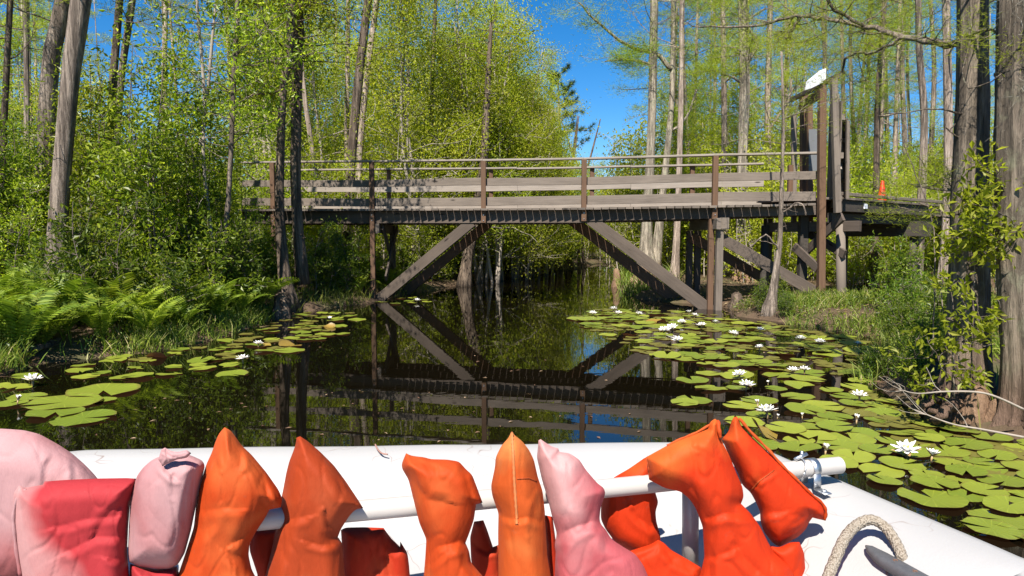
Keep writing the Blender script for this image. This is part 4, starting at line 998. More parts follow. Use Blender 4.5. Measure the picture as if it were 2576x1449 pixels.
def plant(kind, i, x, y, rot=None, sc=1.0, label='', group=None, sink=0.0, scz=None):
    spec = {'cyp': ('cypress_tree', CYP, (M['bark_pale'], M['needle']), ('trunk', 'crown'), 'tree'),
            'hw': ('young_tree', HW, (M['twig'], M['leaf_bright']), ('trunk', 'crown'), 'tree'),
            'sh': ('tall_shrub', SH, (M['twig_dark'], M['leaf_shrub']), ('stems', 'foliage'), 'shrub'),
            'shb': ('bright_shrub', SHB, (M['twig'], M['leaf_bright']), ('stems', 'foliage'), 'shrub'),
            'us': ('low_shrub', US, (M['twig_dark'], M['leaf_under']), ('stems', 'foliage'), 'shrub'),
            'fe': ('fern', FE, (M['fern'], M['fern']), ('stalks', 'fronds'), 'fern')}[kind]
    i %= len(spec[1]); loc = (x, y, max(hat(x, y), -.05) - sink); rot = rnd.uniform(0, 2*PI) if rot is None else rot
    t = thing(spec[0], label, spec[4], loc, group)
    for me, m, nm in zip(spec[1][i], spec[2], spec[3]): child(nm, me, m, t)
    t.rotation_euler = (rnd.uniform(-.03, .03), rnd.uniform(-.03, .03), rot); t.scale = (sc, sc, scz or sc)
    return t

# ------------------------------------------------------------------ individually seen trees, traced as leaning trunks at their own distance
def px_tree(label, pts, Y, mat, flare=0.0, flareh=.4, limbs=0, limbz=(2.5, 9), limblen=1.2, per=30, rad=.17, flute=0, extra=(), crown='needle', leafL=.08, lean_y=0.0, twigs=3, nL=.12, nW=.009, cat='tree', name='cypress_tree', seed=0, group=None, fork=(), nseg=14, limbr=.014, crownmat=None, ext=5.0, dead=4):
    rng = random.Random(seed + int(pts[0][0])); rs = np.random.RandomState(seed + int(pts[0][0]))
    P = []; Rr = []
    for (x, y, w_) in pts:
        p = at(x, y, Y); P.append(p); Rr.append(w_/2/F*Y)
    d = (P[-1]-P[-2]).normalized()
    if ext: P.append(P[-1] + d*ext); Rr.append(Rr[-1]*.45)
    base = P[0].copy(); base.z = min(base.z, hat(base.x, base.y) if True else 0)
    kq = 16 if flute > 5 else 6; P2 = smooth_line(P, kq); R2 = []
    for i in range(len(P)-1):
        for q in range(kq): R2.append(Rr[i]*(1-q/kq) + Rr[i+1]*q/kq)
    R2.append(Rr[-1])
    P2.insert(0, P2[0] + (P2[0]-P2[1]).normalized()*.12 + Vector((0, 0, -.25))); R2.insert(0, R2[0]*1.05)
    z0 = base.z; amp = []
    for i, p in enumerate(P2):
        e = math.exp(-max(0, p.z - z0)/flareh); R2[i] *= 1 + flare*e; amp.append(.05 + .3*e if flute else 0)
    t = thing(name, label, cat, base, group)
    mb = MB(); mb.tube(P2, R2, nseg if not flute else (56 if flute > 5 else 40), True, flute, amp, seed)
    tips = []
    for k in range(limbs):
        z = rng.uniform(*limbz); i = min(range(len(P2)), key=lambda q: abs(P2[q].z - z)); a = rng.uniform(0, 2*PI)
        branch(mb, rng, P2[i], (math.cos(a), math.sin(a), rng.uniform(-.05, .5)), limblen*rng.uniform(.5, 1.3), limbr, 6, .16, .02, twigs, tips, 5, 1)
    for k in range(dead):
        z = rng.uniform(base.z + 1.0, limbz[1]); i = min(range(len(P2)), key=lambda q: abs(P2[q].z - z)); a = rng.uniform(0, 2*PI)
        branch(mb, rng, P2[i], (math.cos(a), math.sin(a), rng.uniform(-.1, .3)), rng.uniform(.2, .7), .009, 5, .25, 0, 1, [], 4, 1)
    for br in extra:
        # limbs through given pixels: [(x, y, Y, width px)], foliage amount
        line = [at(x, y, yy) for x, y, yy, w_ in br[0]]; L_ = smooth_line(line, 5); rr = []
        for i in range(len(line)-1):
            for q in range(5):
                ra = br[0][i][3]/2/F*br[0][i][2]; rb = br[0][i+1][3]/2/F*br[0][i+1][2]; rr.append(ra*(1-q/5) + rb*q/5)
        rr.append(br[0][-1][3]/2/F*br[0][-1][2])
        L_ = [p + Vector((rng.gauss(0, .008), rng.gauss(0, .008), rng.gauss(0, .008))) for p in L_]
        mb.tube(L_, rr, 7, True)
        for q in range(br[1]):
            i = rng.randint(1, len(L_)-1); a = Vector((rng.gauss(0, 1), rng.gauss(0, 1), rng.gauss(0, .6))).normalized(); td = (L_[i]-L_[i-1]).normalized()
            branch(mb, rng, L_[i], td*.5 + a*.8, br[2]*rng.uniform(.4, 1.1), max(.004, rr[i]*.4), 6, .2, .0, 3, tips, 5, 1, .0025)
    for fk in fork:
        FP = [at(x, y, Y + dy) for x, y, w_, dy in fk]; FR = [w_/2/F*Y for x, y, w_, dy in fk]
        P3 = smooth_line(FP, 5); R3 = []
        for i in range(len(FP)-1):
            for q in range(5): R3.append(FR[i]*(1-q/5) + FR[i+1]*q/5)
        R3.append(FR[-1]); mb.tube(P3, R3, nseg)
    mb.build('trunk', M[mat], t, True)
    if tips and per:
        if crown == 'needle': v, l, s = tuft_needles(tips, per, nL, nW, rad, .4, rs); cm = M['needle']
        else:
            Pp, Dd = T2(tips); v, l, s = leaves_on(Pp, Dd, per, rad, leafL, leafL*.42, .5, rs); cm = M[crownmat or 'leaf_shrub']
        obj('crown', np_mesh('crown', v, l, s), cm, t)
    return t

# left bank, front to back
px_tree('thick leaning grey cypress trunk rising out of the left thicket', [(140, 690, 46), (150, 500, 42), (163, 350, 40), (178, 190, 40), (204, 0, 44)], 9.6, 'bark', .5, .5, 10, (4, 8), 1.4, seed=1)
px_tree('thick leaning cypress trunk just behind and left of the leaning one', [(95, 690, 44), (112, 420, 40), (128, 160, 38), (160, 0, 36)], 11.4, 'bark', .5, .5, 8, (4.5, 9), 1.4, seed=2)
px_tree('dark slender trunk, left one of a leaning pair above the thicket', [(262, 700, 20), (270, 480, 18), (285, 200, 18), (301, 0, 17)], 12.4, 'bark_dark', .3, .4, 6, (5, 9), 1.2, seed=3)
px_tree('reddish slender trunk, right one of a leaning pair above the thicket', [(285, 700, 20), (291, 450, 17), (305, 200, 16), (333, 0, 16)], 12.9, 'bark', .3, .4, 8, (5, 9), 1.2, seed=4)
px_tree('thin dark trunk at the far left edge of the thicket', [(8, 700, 16), (8, 400, 14), (18, 150, 14), (26, 0, 13)], 11.0, 'bark_dark', .3, .4, 6, (4, 8), 1.1, seed=5)
px_tree('thin grey trunk near left edge, ending high above the shrubs', [(70, 700, 16), (68, 350, 13), (66, 120, 12), (64, 0, 12)], 14, 'bark', .3, .4, 8, (5, 9.5), 1.2, seed=6)
px_tree('spotted slim sapling with upright stem at the front of the thicket', [(556, 705, 15), (570, 560, 13), (580, 400, 12), (588, 200, 12), (597, 30, 11)], 10.6, 'bark', .3, .25, 26, (2.6, 5.4), 1.1, 7, .09, crown='leaf', seed=7, name='sapling', limbr=.01, ext=1.2)
px_tree('very thin bowed stem beside the spotted slim sapling', [(545, 690, 9), (528, 560, 9), (512, 400, 8), (514, 240, 8), (500, 60, 7)], 10.9, 'twig', .2, .2, 16, (2.6, 5.2), 1.0, 7, .09, crown='leaf', seed=8, name='sapling', limbr=.009, ext=1)
px_tree('thin crooked stem deep in the thicket right of the dark pair', [(450, 700, 10), (470, 540, 9), (500, 380, 8), (520, 250, 8), (535, 90, 7)], 12, 'twig', .2, .2, 14, (2.8, 5.6), 1.0, 6, .1, crown='leaf', seed=9, name='sapling', limbr=.009, ext=1)
# the two dark trunks in front of the bridge
px_tree('dark crooked trunk in front of the bridge, left of the two', [(722, 742, 34), (712, 660, 27), (703, 520, 21), (705, 400, 20), (712, 230, 17), (726, 140, 18), (735, 0, 20)], 11.9, 'bark_dark', .55, .22, 16, (4.4, 7), 1.3, 9, .12, flute=4, crown='leaf', crownmat='leaf_bright', seed=10, extra=(([(716, 225, 11.9, 10), (680, 235, 12, 6), (610, 240, 12.2, 3)], 8, .5),))
px_tree('straight dark trunk in front of the bridge, right of the two', [(758, 665, 30), (750, 580, 26), (744, 470, 25), (744, 380, 25), (748, 200, 24), (752, 80, 23), (750, 0, 24)], 12.5, 'bark_dark', .25, .3, 18, (4.3, 7), 1.5, 9, .12, flute=5, crown='leaf', crownmat='leaf_bright', seed=11, extra=(([(755, 20, 12.5, 9), (805, 12, 12.5, 6), (850, 55, 12.6, 3)], 4, .5), ([(748, 60, 12.5, 9), (700, 30, 12.3, 6), (640, 10, 12, 4)], 6, .6)))
# behind the left half of the bridge
px_tree('leaning two-tone trunk behind the bridge, left of the first railing post', [(868, 720, 26), (876, 560, 24), (884, 400, 23), (902, 200, 22), (926, 0, 20)], 17.0, 'bark_dark', .3, .4, 12, (6, 11), 1.6, seed=12)
px_tree('pale leaning trunk just right of the two-tone one behind the bridge', [(893, 705, 20), (900, 560, 17), (904, 400, 15), (922, 200, 14), (948, 0, 14)], 18.2, 'bark_pale', .3, .4, 12, (6, 11), 1.6, seed=13)
px_tree('thin pinkish trunk leaning left behind the left railing', [(812, 690, 14), (798, 480, 13), (780, 340, 12), (766, 240, 11), (752, 60, 9)], 17.5, 'bark_pale', .2, .4, 6, (6, 10), 1.2, seed=14)
px_tree('straight thin pale trunk high above the bridge near the leaning pair', [(874, 690, 13), (872, 400, 12), (874, 200, 11), (876, 0, 10)], 20, 'bark_pale', .2, .4, 12, (6, 12), 1.4, seed=15)
px_tree('thin dark trunk amid bright foliage above the bridge centre-left', [(1090, 690, 14), (1088, 400, 12), (1086, 250, 11), (1096, 0, 9)], 21, 'bark_dark', .2, .4, 8, (6, 12), 1.4, seed=16)
px_tree('twisted grey swamp trunk at the dark bank under the bridge', [(1170, 698, 34), (1178, 640, 25), (1195, 560, 28), (1215, 430, 22), (1225, 250, 16)], 18.6, 'bark_dark', .25, .2, 10, (4, 8), 1.2, 7, .13, flute=5, crown='leaf', crownmat='leaf_bright', seed=17, ext=2)
# right of the channel, behind the bridge
px_tree('flared double cypress standing in the water behind the right brace', [(1632, 732, 74), (1630, 690, 56), (1626, 620, 32), (1630, 520, 24), (1640, 300, 20), (1646, 0, 19)], 17.5, 'bark_but', .75, .32, 14, (5.2, 9.5), 1.7, seed=19, flute=5, fork=([(1645, 700, 34, .1), (1655, 600, 24, .12), (1668, 480, 17, .14), (1690, 250, 14, .2), (1694, 0, 12, .3), (1700, -250, 8, .4)],),
        extra=(([(1688, 175, 17.7, 13), (1650, 135, 17.7, 10), (1585, 118, 17.6, 8), (1510, 62, 17.5, 6), (1455, 5, 17.5, 4)], 9, .8), ([(1640, 160, 17.5, 8), (1580, 150, 17.4, 5), (1522, 155, 17.3, 3)], 10, .6), ([(1690, 330, 17.7, 7), (1730, 290, 17.6, 6), (1752, 225, 17.6, 5)], 5, .5)))
px_tree('second cypress behind the flared double one, slim and pale', [(1694, 745, 30), (1700, 640, 18), (1706, 500, 15), (1712, 300, 13), (1716, 0, 12)], 16.6, 'bark_pale', .7, .3, 12, (5.5, 10), 1.4, seed=20, flute=4)
px_tree('pale cypress with swollen bell-shaped base behind the right pier', [(1884, 737, 90), (1880, 700, 70), (1872, 630, 44), (1868, 540, 29), (1868, 420, 24), (1872, 200, 22), (1868, 0, 22)], 16.7, 'bark_but', .35, .25, 14, (5, 9.5), 1.5, seed=21, flute=6, extra=(([(1870, 170, 16.7, 10), (1905, 110, 16.6, 8), (1880, 60, 16.5, 6), (1925, 20, 16.4, 5)], 10, .9), ([(1868, 210, 16.7, 8), (1830, 190, 16.7, 5), (1790, 175, 16.7, 4)], 8, .7)))
px_tree('slim trunk just left of the bell-based cypress, above the railing', [(1824, 735, 24), (1822, 560, 16), (1822, 300, 14), (1818, 0, 12)], 18.2, 'bark_pale', .5, .35, 12, (5, 11), 1.5, seed=22)
px_tree('leaning slim trunk right of the bell-based cypress', [(1936, 735, 22), (1934, 500, 17), (1932, 260, 15), (1938, 0, 13)], 18.8, 'bark_pale', .5, .35, 12, (5, 11), 1.5, seed=23, extra=(([(1932, 330, 18.8, 8), (1985, 250, 18.6, 7), (1990, 200, 18.6, 5)], 6, .9),))
px_tree('mossy grey sapling standing in front of the right brace', [(1938, 772, 26), (1950, 700, 17), (1962, 600, 12), (1966, 480, 10), (1970, 300, 7), (1966, 130, 5)], 11.0, 'bark', .55, .16, 9, (2.3, 3.4), .8, 13, .14, flute=4, seed=24, name='sapling', ext=0, limbr=.008, nL=.075, nW=.005,
        extra=(([(1964, 640, 11, 5), (1930, 590, 10.9, 4), (1890, 620, 10.8, 3)], 0, .3), ([(1966, 540, 11, 5), (2010, 510, 10.9, 4), (2030, 540, 10.8, 3)], 0, .3)))
px_tree('pale straight trunk between the boardwalk and the big right trees', [(2372, 770, 32), (2382, 600, 24), (2386, 400, 20), (2384, 200, 19), (2380, 0, 17)], 10.2, 'bark_pale', .6, .3, 8, (3.8, 6.5), 1.1, 26, .14, seed=25, flute=4, nL=.09, nW=.007)
px_tree('mid grey trunk above the boardwalk, right of the traffic cone', [(2308, 700, 26), (2318, 500, 20), (2325, 300, 17), (2312, 120, 15), (2310, 0, 14)], 14.6, 'bark', .3, .3, 10, (4.6, 8), 1.3, seed=26)
px_tree('slim dark trunk above the traffic cone', [(2196, 700, 22), (2204, 480, 15), (2208, 250, 13), (2226, 0, 11)], 17, 'bark_dark', .3, .3, 14, (4, 9.5), 1.4, seed=27)
for i, (x0, x1, Y, w_) in enumerate(((2155, 2140, 21, 11), (2248, 2258, 20, 12), (2282, 2270, 22, 13), (2172, 2185, 26, 11), (2338, 2350, 24, 13), (2128, 2120, 24, 11), (2060, 2075, 24, 12), (2235, 2228, 29, 11))):
    px_tree(('thin bare cypress against blue sky, ' + ('just right of the ladder frame', 'right of the slim dark trunk', 'third right of the traffic cone', 'far behind above the boardwalk', 'close left of the pale straight trunk', 'directly behind the ladder frame', 'behind the gate post', 'farthest one over the traffic cone')[i]), [(x0, 690, w_*1.5), ((x0*2+x1)/3, 400, w_), (x1, 180, w_*.8), (x1 + rnd.uniform(-10, 10), 0, w_*.7)], Y, 'bark_pale' if i % 2 else 'bark', .3, .4, 20, (3.6, 10.5), 1.5, 24, .17, seed=30+i, dead=7, nW=.011)

# the two big trees on the right bank, with roots
bigA = px_tree('big dark lichened cypress at right with vines and muddy buttress roots', [(2428, 1052, 120), (2430, 990, 108), (2434, 880, 96), (2438, 700, 84), (2440, 480, 76), (2446, 250, 68), (2448, 0, 64)], 4.95, 'bark_big', .42, .16, 3, (2.6, 4.2), .7, 22, .07, seed=41, flute=7, nL=.05, nW=.0035, ext=4,
    extra=(([(2425, 116, 5.0, 19), (2300, 100, 5.4, 15), (2180, 70, 5.9, 12), (2090, 48, 6.4, 10), (2000, 42, 6.8, 8), (1890, 66, 7.2, 6), (1740, 64, 7.6, 3)], 26, .6),
           ([(2270, 95, 5.5, 9), (2200, 128, 5.7, 7), (2130, 145, 5.9, 6), (2117, 190, 6.0, 5)], 7, .32),
           ([(2180, 72, 5.9, 9), (2090, 8, 5.9, 8), (2070, -50, 6, 8)], 5, .4),
           ([(2010, 44, 6.8, 8), (1985, 90, 6.8, 6), (1975, 95, 6.9, 4)], 4, .35),
           ([(2435, 90, 4.9, 10), (2500, 75, 4.7, 6), (2576, 105, 4.5, 4)], 6, .35),
           ([(2430, 500, 4.95, 12), (2380, 480, 5.1, 7), (2300, 470, 5.3, 4)], 8, .35),
           ([(2430, 560, 4.9, 6), (2350, 540, 5.2, 4), (2260, 520, 5.4, 3)], 5, .3)))
bigB = px_tree('big grey-green tree at the right edge draped with hanging moss', [(2590, 1075, 125), (2585, 1000, 112), (2576, 880, 96), (2564, 700, 92), (2556, 450, 90), (2556, 200, 86), (2560, 0, 82)], 4.55, 'bark_big', .4, .18, 2, (2.6, 4), .6, 18, .07, seed=42, flute=6, nL=.05, nW=.0035, ext=4)
# gnarled roots and knees
mb = MB(); rg = random.Random(5)
for (x0, y0), (x1, y1), (x2, y2), w_ in (((2400, 985), (2330, 985), (2200, 975), 22), ((2400, 950), (2330, 960), (2240, 985), 20), ((2410, 1000), (2370, 1040), (2330, 1075), 30), ((2400, 900), (2340, 940), (2290, 1005), 20), ((2390, 1000), (2310, 1020), (2230, 1000), 18), ((2400, 1010), (2350, 1035), (2300, 1040), 20), ((2395, 950), (2350, 1000), (2320, 1030), 18), ((2390, 980), (2300, 1000), (2250, 1012), 14)):
    p0 = at(x0, y0, 4.95); p1 = gp(x1, y1, .12); p2 = gp(x2, y2, -.1)
    L_ = smooth_line([p0, p1, p2], 8); n = len(L_)
    L_ = [p + Vector((rg.gauss(0, .012), rg.gauss(0, .012), rg.gauss(0, .012))) for p in L_]
    mb.tube(L_, [w_/2/F*5*(1 - .75*i/n)*(1 + .12*math.sin(i*1.7 + x0)) for i in range(n)], 10)
obj('roots', mb.mesh('roots', True), M['bark_big'], bigA)
for x, y, w_, h_ in ((2452, 1065, 80, .28), (2500, 1075, 60, .2), (2408, 1060, 50, .16)):
    p = gp(x, y, 0); rr = w_/2/F*4.9; mb = MB()
    mb.tube([(p.x, p.y, -.1), (p.x, p.y, .04), (p.x + .01, p.y, h_*.5), (p.x + .015, p.y, h_*.85), (p.x + .015, p.y, h_)], [rr*1.2, rr, rr*.75, rr*.5, rr*.15], 24, True, 5, [.2, .2, .15, .1, .1], w_)
    tag(mb.build('cypress_knee', M['bark_but'], None, True), {80: 'largest reddish cypress knee at the foot of the big right trees', 60: 'middle-sized cypress knee, right of the largest reddish one', 50: 'smallest cypress knee at the muddy foot of the big right tree'}[w_], 'cypress knee', 'cypress knees')
for x, y, Y, w_, h_, lb in ((1550, 722, 15.4, 20, .5, 'upright knobbly cypress knee in water left of the flared double cypress'), (706, 800, 11.2, 44, .42, 'rough brown stump at the water edge below the two dark trunks'), (1852, 776, 12.6, 34, .3, 'black broken stump in the water right of the bridge pier')):
    p = gp(x, y, 0); rr = w_/2/F*p.y; mb = MB()
    mb.tube([(p.x, p.y, -.2), (p.x, p.y, .05), (p.x + .02, p.y, h_*.5), (p.x, p.y + .01, h_*.9), (p.x, p.y, h_)], [rr*1.5, rr*1.15, rr*.9, rr*.7, rr*.25], 20, True, 4, [.25, .25, .2, .2, .2], w_)
    tag(mb.build('cypress_knee' if w_ == 20 else 'tree_stump', M['bark_but' if w_ == 20 else 'bark_dark'], None, True), lb, 'cypress knee' if w_ == 20 else 'stump')
# hanging moss on the right tree
rs = np.random.RandomState(3); P = []
for k in range(420):
    z = rs.uniform(1.75, 3.3); a = rs.uniform(PI*.85, 2*PI); i = (z - .3)/3; c = at(2560, 724 - (z-1.3)/4.55*F + 124, 4.55); r_ = .115
    P.append((c.x + r_*math.cos(a)*1.05, 4.55 + r_*math.sin(a)*1.05, z))
P = np.repeat(np.array(P), 7, 0) + rs.normal(size=(420*7, 3))*np.array([.012, .012, .03])
D = rs.normal(size=P.shape)*np.array([.45, .45, .4]) + np.array([0, 0, -.7]); v, l, s = needle_arrays(P, D, rs.uniform(.04, .12, len(P)), np.full(len(P), .0032)); obj('spanish_moss', np_mesh('spanish_moss', v, l, s), M['moss'], bigB)
# pale creeper stems and leafy sprays climbing the big right trees
vine = thing('climbing_vine', 'pale climbing vines with yellow-green leaf sprays on the big right trunks', 'vine', gp(2450, 1060, .1)); mb = MB(); tips = []; rg = random.Random(9)
for line in ([(2345, 900, 4.9), (2352, 700, 4.85), (2345, 560, 4.9), (2305, 440, 5.0), (2262, 330, 5.1)], [(2400, 1000, 4.6), (2395, 880, 4.6), (2370, 760, 4.7), (2365, 640, 4.8)], [(2440, 1010, 4.5), (2446, 860, 4.55), (2452, 700, 4.6), (2450, 560, 4.65)], [(2420, 960, 4.55), (2408, 860, 4.6), (2390, 720, 4.7)]):
    L_ = smooth_line([at(*q) for q in line], 6); L_ = [p + Vector((rg.gauss(0, .003), rg.gauss(0, .003), rg.gauss(0, .003))) for p in L_]; mb.tube(L_, [.0055 - .003*i/len(L_) for i in range(len(L_))], 6)
for (x, y, Y) in ((2470, 520, 4.6), (2440, 560, 4.6), (2500, 600, 4.5), (2490, 470, 4.6), (2420, 640, 4.7), (2460, 640, 4.6), (2520, 540, 4.4), (2440, 480, 4.7), (2480, 430, 4.6), (2410, 540, 4.75), (2460, 590, 4.55), (2430, 600, 4.6), (2530, 610, 4.45), (2395, 720, 4.6), (2380, 800, 4.55), (2420, 860, 4.5), (2360, 900, 4.6), (2400, 930, 4.5), (2460, 800, 4.5), (2340, 950, 4.7), (2300, 900, 4.9)):
    p = at(x, y, Y)
    for q in range(4): branch(mb, rg, p, (rg.gauss(0, 1), -.5, rg.gauss(0.2, .6)), .18, .004, 4, .3, .02, 1, tips, 4, 1, .002)
mb_t = mb.build('stems', M['bark'], vine, True); Pp, Dd = T2(tips); v, l, s = leaves_on(Pp, Dd, 3, .03, .06, .024, .6, np.random.RandomState(4)); obj('leaves', np_mesh('leaves', v, l, s), M['leaf_bright'], vine)
# bare crooked twigs arching over the roots
for line, lb in (([(2576, 1030, 4.3), (2480, 990, 4.3), (2380, 985, 4.35), (2310, 990, 4.45), (2260, 980, 4.6)], 'upper bare grey twig arching low over the muddy right roots'), ([(2576, 1100, 4.2), (2470, 1080, 4.25), (2390, 1065, 4.3), (2300, 1030, 4.4)], 'lower bare grey twig arching low over the muddy right roots')):
    L_ = smooth_line([at(*q) for q in line], 7); mb = MB(); mb.tube(L_, [.008*(1 - .6*i/len(L_)) for i in range(len(L_))], 6)
    for q in range(5): branch(mb, rg, L_[rg.randint(6, len(L_)-3)], (rg.gauss(-.6, .5), rg.gauss(0, .4), rg.gauss(.3, .4)), .22, .003, 4, .2, 0, 0, [], 4, 0, .0015)
    tag(mb.build('bare_branch', M['twig'], None, True), lb, 'branch', 'bare twigs over the right roots')
# fallen log on the left bank
mb = MB(); L_ = smooth_line([gp(-60, 925, .06), gp(80, 880, .14), gp(230, 830, .18), gp(330, 800, .16)], 5); mb.tube(L_, [.05 - .0015*i + .006*math.sin(i*2) for i in range(len(L_))], 12, True); tag(mb.build('fallen_log', M['bark_dark'], None, True), 'grey fallen log slanting through the ferns on the left bank', 'log')
# ------------------------------------------------------------------ scattered growth
def scatter(kind, n, pxr, Yr, label, group, sc=(.85, 1.15), mind=.6, clear=.5, top=None, seed=0, sinkr=0, ok=None):
    rg = random.Random(seed); out = []; tries = 0
    while len(out) < n and tries < n*80:
        tries += 1
        Y = math.sqrt(rg.uniform(Yr[0]**2, Yr[1]**2)); px = rg.uniform(*pxr); x = (px - CX)/F*Y
        if dch(x, Y) < clear or any((x-a)**2 + (Y-b)**2 < mind**2 for a, b in out): continue
        if ok and not ok(px, x, Y): continue
        # keep clear of the bridge deck
        q = Vector((x, Y)) - BA; s = q.dot(BD); o = (q - BD*s).y
        if S0 - .2 < s < S1 + .3 and -.35 < o < BW + .35 and kind not in ('fe', 'us'): continue
        out.append((x, Y)); s_ = rg.uniform(*sc)
        if top: s_ *= top(px, Y)
        plant(kind, len(out) + seed, x, Y, rg.uniform(0, 2*PI), s_, label, group)
    return out
# left thicket
scatter('sh', 20, (-90, 330), (9.6, 13.5), 'dense glossy green shrub massed in the left part of the thicket', 'shrubs of the left thicket, left part', (.6, .92), .75, 1.3, seed=1)
scatter('sh', 20, (330, 640), (10.3, 14.5), 'dense glossy green shrub massed between dark pair and spotted sapling', 'shrubs of the left thicket, right part', (.6, .92), .75, .8, seed=2, ok=lambda p, x, Y: p < 545)
scatter('sh', 10, (-150, 640), (14.5, 20), 'tall green shrub in the deep back rows of the left thicket', 'back shrubs of the left thicket', (.75, 1.0), 1.2, .8, seed=3)
scatter('hw', 2, (0, 640), (15, 22), 'bright young tree rising behind the left thicket', 'young trees behind the left thicket', (.75, .95), 1.6, 1, seed=4)
scatter('cyp', 15, (-60, 660), (16, 32), 'slender bare-stemmed cypress showing against sky behind the left thicket', 'cypresses behind the left thicket', (.85, 1.15), 1.2, 1, seed=5)
scatter('us', 16, (60, 640), (8.6, 11.5), 'low dark leafy shrub between the ferns and the left thicket', 'low shrubs under the left thicket', (.8, 1.2), .5, .5, seed=6)
scatter('us', 12, (600, 885), (11.3, 16), 'low leafy shrub around the feet of the two dark trunks', 'low shrubs by the two dark trunks', (.7, 1.15), .45, .25, seed=7)
scatter('shb', 5, (640, 900), (16.6, 20), 'sunlit bush seen through the left end of the railing', 'bushes behind the left railing', (.8, 1.1), 1.0, .5, seed=8)
# bright young wood behind the left half of the bridge
def topl(px, Y):
    lim = 30 if px < 1230 else (130 if px < 1340 else 250 if px < 1400 else 320)
    return 1.0
scatter('hw', 17, (650, 1010), (18.5, 32), 'leafy yellow-green young tree behind the left railing bays', 'young trees behind the left bays', (.9, 1.2), 1.5, .8, seed=10)
scatter('hw', 18, (1000, 1270), (18.5, 34), 'leafy yellow-green young tree behind the middle railing bay', 'young trees behind the middle bay', (.85, 1.12), 1.4, .5, seed=11)
scatter('hw', 7, (1270, 1390), (22, 34), 'leafy yellow-green young tree at the sky gap left of the channel', 'young trees left of the sky gap', (.78, .92), 1.4, .3, seed=12)
for i, (px, yt, Y) in enumerate(((1180, -60, 20), (1205, -30, 22.5), (1215, 20, 20.5), (1230, 60, 23), (1255, 110, 21.5), (1270, 160, 25), (1305, 170, 23), (1325, 205, 26), (1350, 240, 24.5), (1392, 290, 26), (1408, 340, 28), (1290, 130, 22), (1320, 180, 23), (1370, 265, 24.5), (1250, 200, 19.6), (1320, 290, 21.5))):
    p = at(px, yt, Y); k = i % 4; plant('hw', k, p.x, Y, None, (p.z + .2)/(7.0, 8.5, 6.0, 9.5)[k], 'bright yellow-green tree with rounded crown at the left edge of the sky gap', 'bright trees at the edge of the sky gap')
scatter('shb', 22, (940, 1470), (18, 40), 'sunlit bank bush overhanging the left side of the channel', 'bushes along the left channel bank', (.8, 1.25), .9, .05, seed=13)
scatter('us', 30, (930, 1500), (15.8, 36), 'small shrub low on the shady left channel bank under the bridge', 'low shrubs on the shady channel bank', (.8, 1.3), .6, .05, seed=14)
scatter('cyp', 15, (650, 1240), (20, 38), 'slim pale cypress among bright leaves behind the left half of bridge', 'cypresses behind the left half', (.9, 1.2), 1.2, .8, seed=15)
# dark thin stems standing along the shady channel bank
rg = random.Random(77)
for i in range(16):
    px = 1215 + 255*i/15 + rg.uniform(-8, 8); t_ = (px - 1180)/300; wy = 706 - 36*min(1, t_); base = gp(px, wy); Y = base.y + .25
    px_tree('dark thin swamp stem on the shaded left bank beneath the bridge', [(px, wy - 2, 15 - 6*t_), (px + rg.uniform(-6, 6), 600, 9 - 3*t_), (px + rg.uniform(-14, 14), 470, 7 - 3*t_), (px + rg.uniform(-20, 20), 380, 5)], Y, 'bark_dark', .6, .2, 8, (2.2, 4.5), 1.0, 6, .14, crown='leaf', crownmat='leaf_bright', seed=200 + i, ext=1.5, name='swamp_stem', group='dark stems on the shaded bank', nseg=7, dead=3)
# far end of the channel
scatter('shb', 16, (1420, 1640), (36, 56), 'far bush closing off the end of the channel', 'bushes at the channel end', (1.0, 1.6), 1.3, .1, seed=16)
scatter('hw', 7, (1390, 1660), (50, 70), 'far young tree beyond the end of the channel', 'trees at the channel end', (.8, 1.0), 2, 1, seed=17)
# right of the channel
scatter('shb', 30, (1560, 1830), (18.5, 34), 'yellow-green bush right of the channel behind the braces', 'bushes right of the channel', (1.0, 1.5), 1.0, .3, seed=18)
scatter('hw', 8, (1660, 1830), (22, 36), 'light young tree right of the sky gap behind the bridge', 'young trees right of the sky gap', (.7, .95), 1.6, .6, seed=19)
scatter('cyp', 9, (1680, 1850), (19, 38), 'slim pale cypress right of the sky gap behind the railing', 'cypresses right of the sky gap', (.9, 1.2), 1.1, .6, seed=20)
scatter('shb', 18, (1820, 2120), (16.2, 28), 'yellow-green bush behind the right end of the bridge', 'bushes behind the right bridge end', (.85, 1.2), 1.0, .3, seed=21)
scatter('hw', 9, (1780, 2080), (19, 34), 'light young tree behind the right end of the railing', 'young trees behind right railing end', (.7, .95), 1.6, .6, seed=22)
scatter('cyp', 9, (1850, 2110), (18, 36), 'slim cypress behind the right end of the bridge left of the gate', 'cypresses left of the gate', (.9, 1.2), 1.1, .6, seed=23)
scatter('shb', 32, (2110, 2600), (17, 28), 'bright low bush behind the boardwalk', 'bushes behind the boardwalk', (1.0, 1.35), 1.0, .3, seed=24)
scatter('cyp', 13, (2100, 2700), (19, 40), 'slim sparse cypress standing behind the boardwalk', 'cypresses behind the boardwalk', (.85, 1.15), 1.1, .6, seed=25)
scatter('sh', 5, (2330, 2620), (8.5, 14), 'leafy shrub behind the big right trees', 'shrubs behind the big right trees', (.6, .8), .8, .4, seed=26, ok=lambda p, x, Y: (Vector((x, Y)) - Vector((w0.x, w0.y))).dot(Vector((wn.x, wn.y))) < -90 or (Vector((x, Y)) - Vector((w0.x, w0.y))).dot(Vector((wn.x, wn.y))) > 2.2)
scatter('us', 9, (2250, 2420), (6.2, 10), 'low yellow-green shrub on the right bank before the boardwalk', 'low shrubs on the right bank', (.4, .7), .4, .2, seed=27)
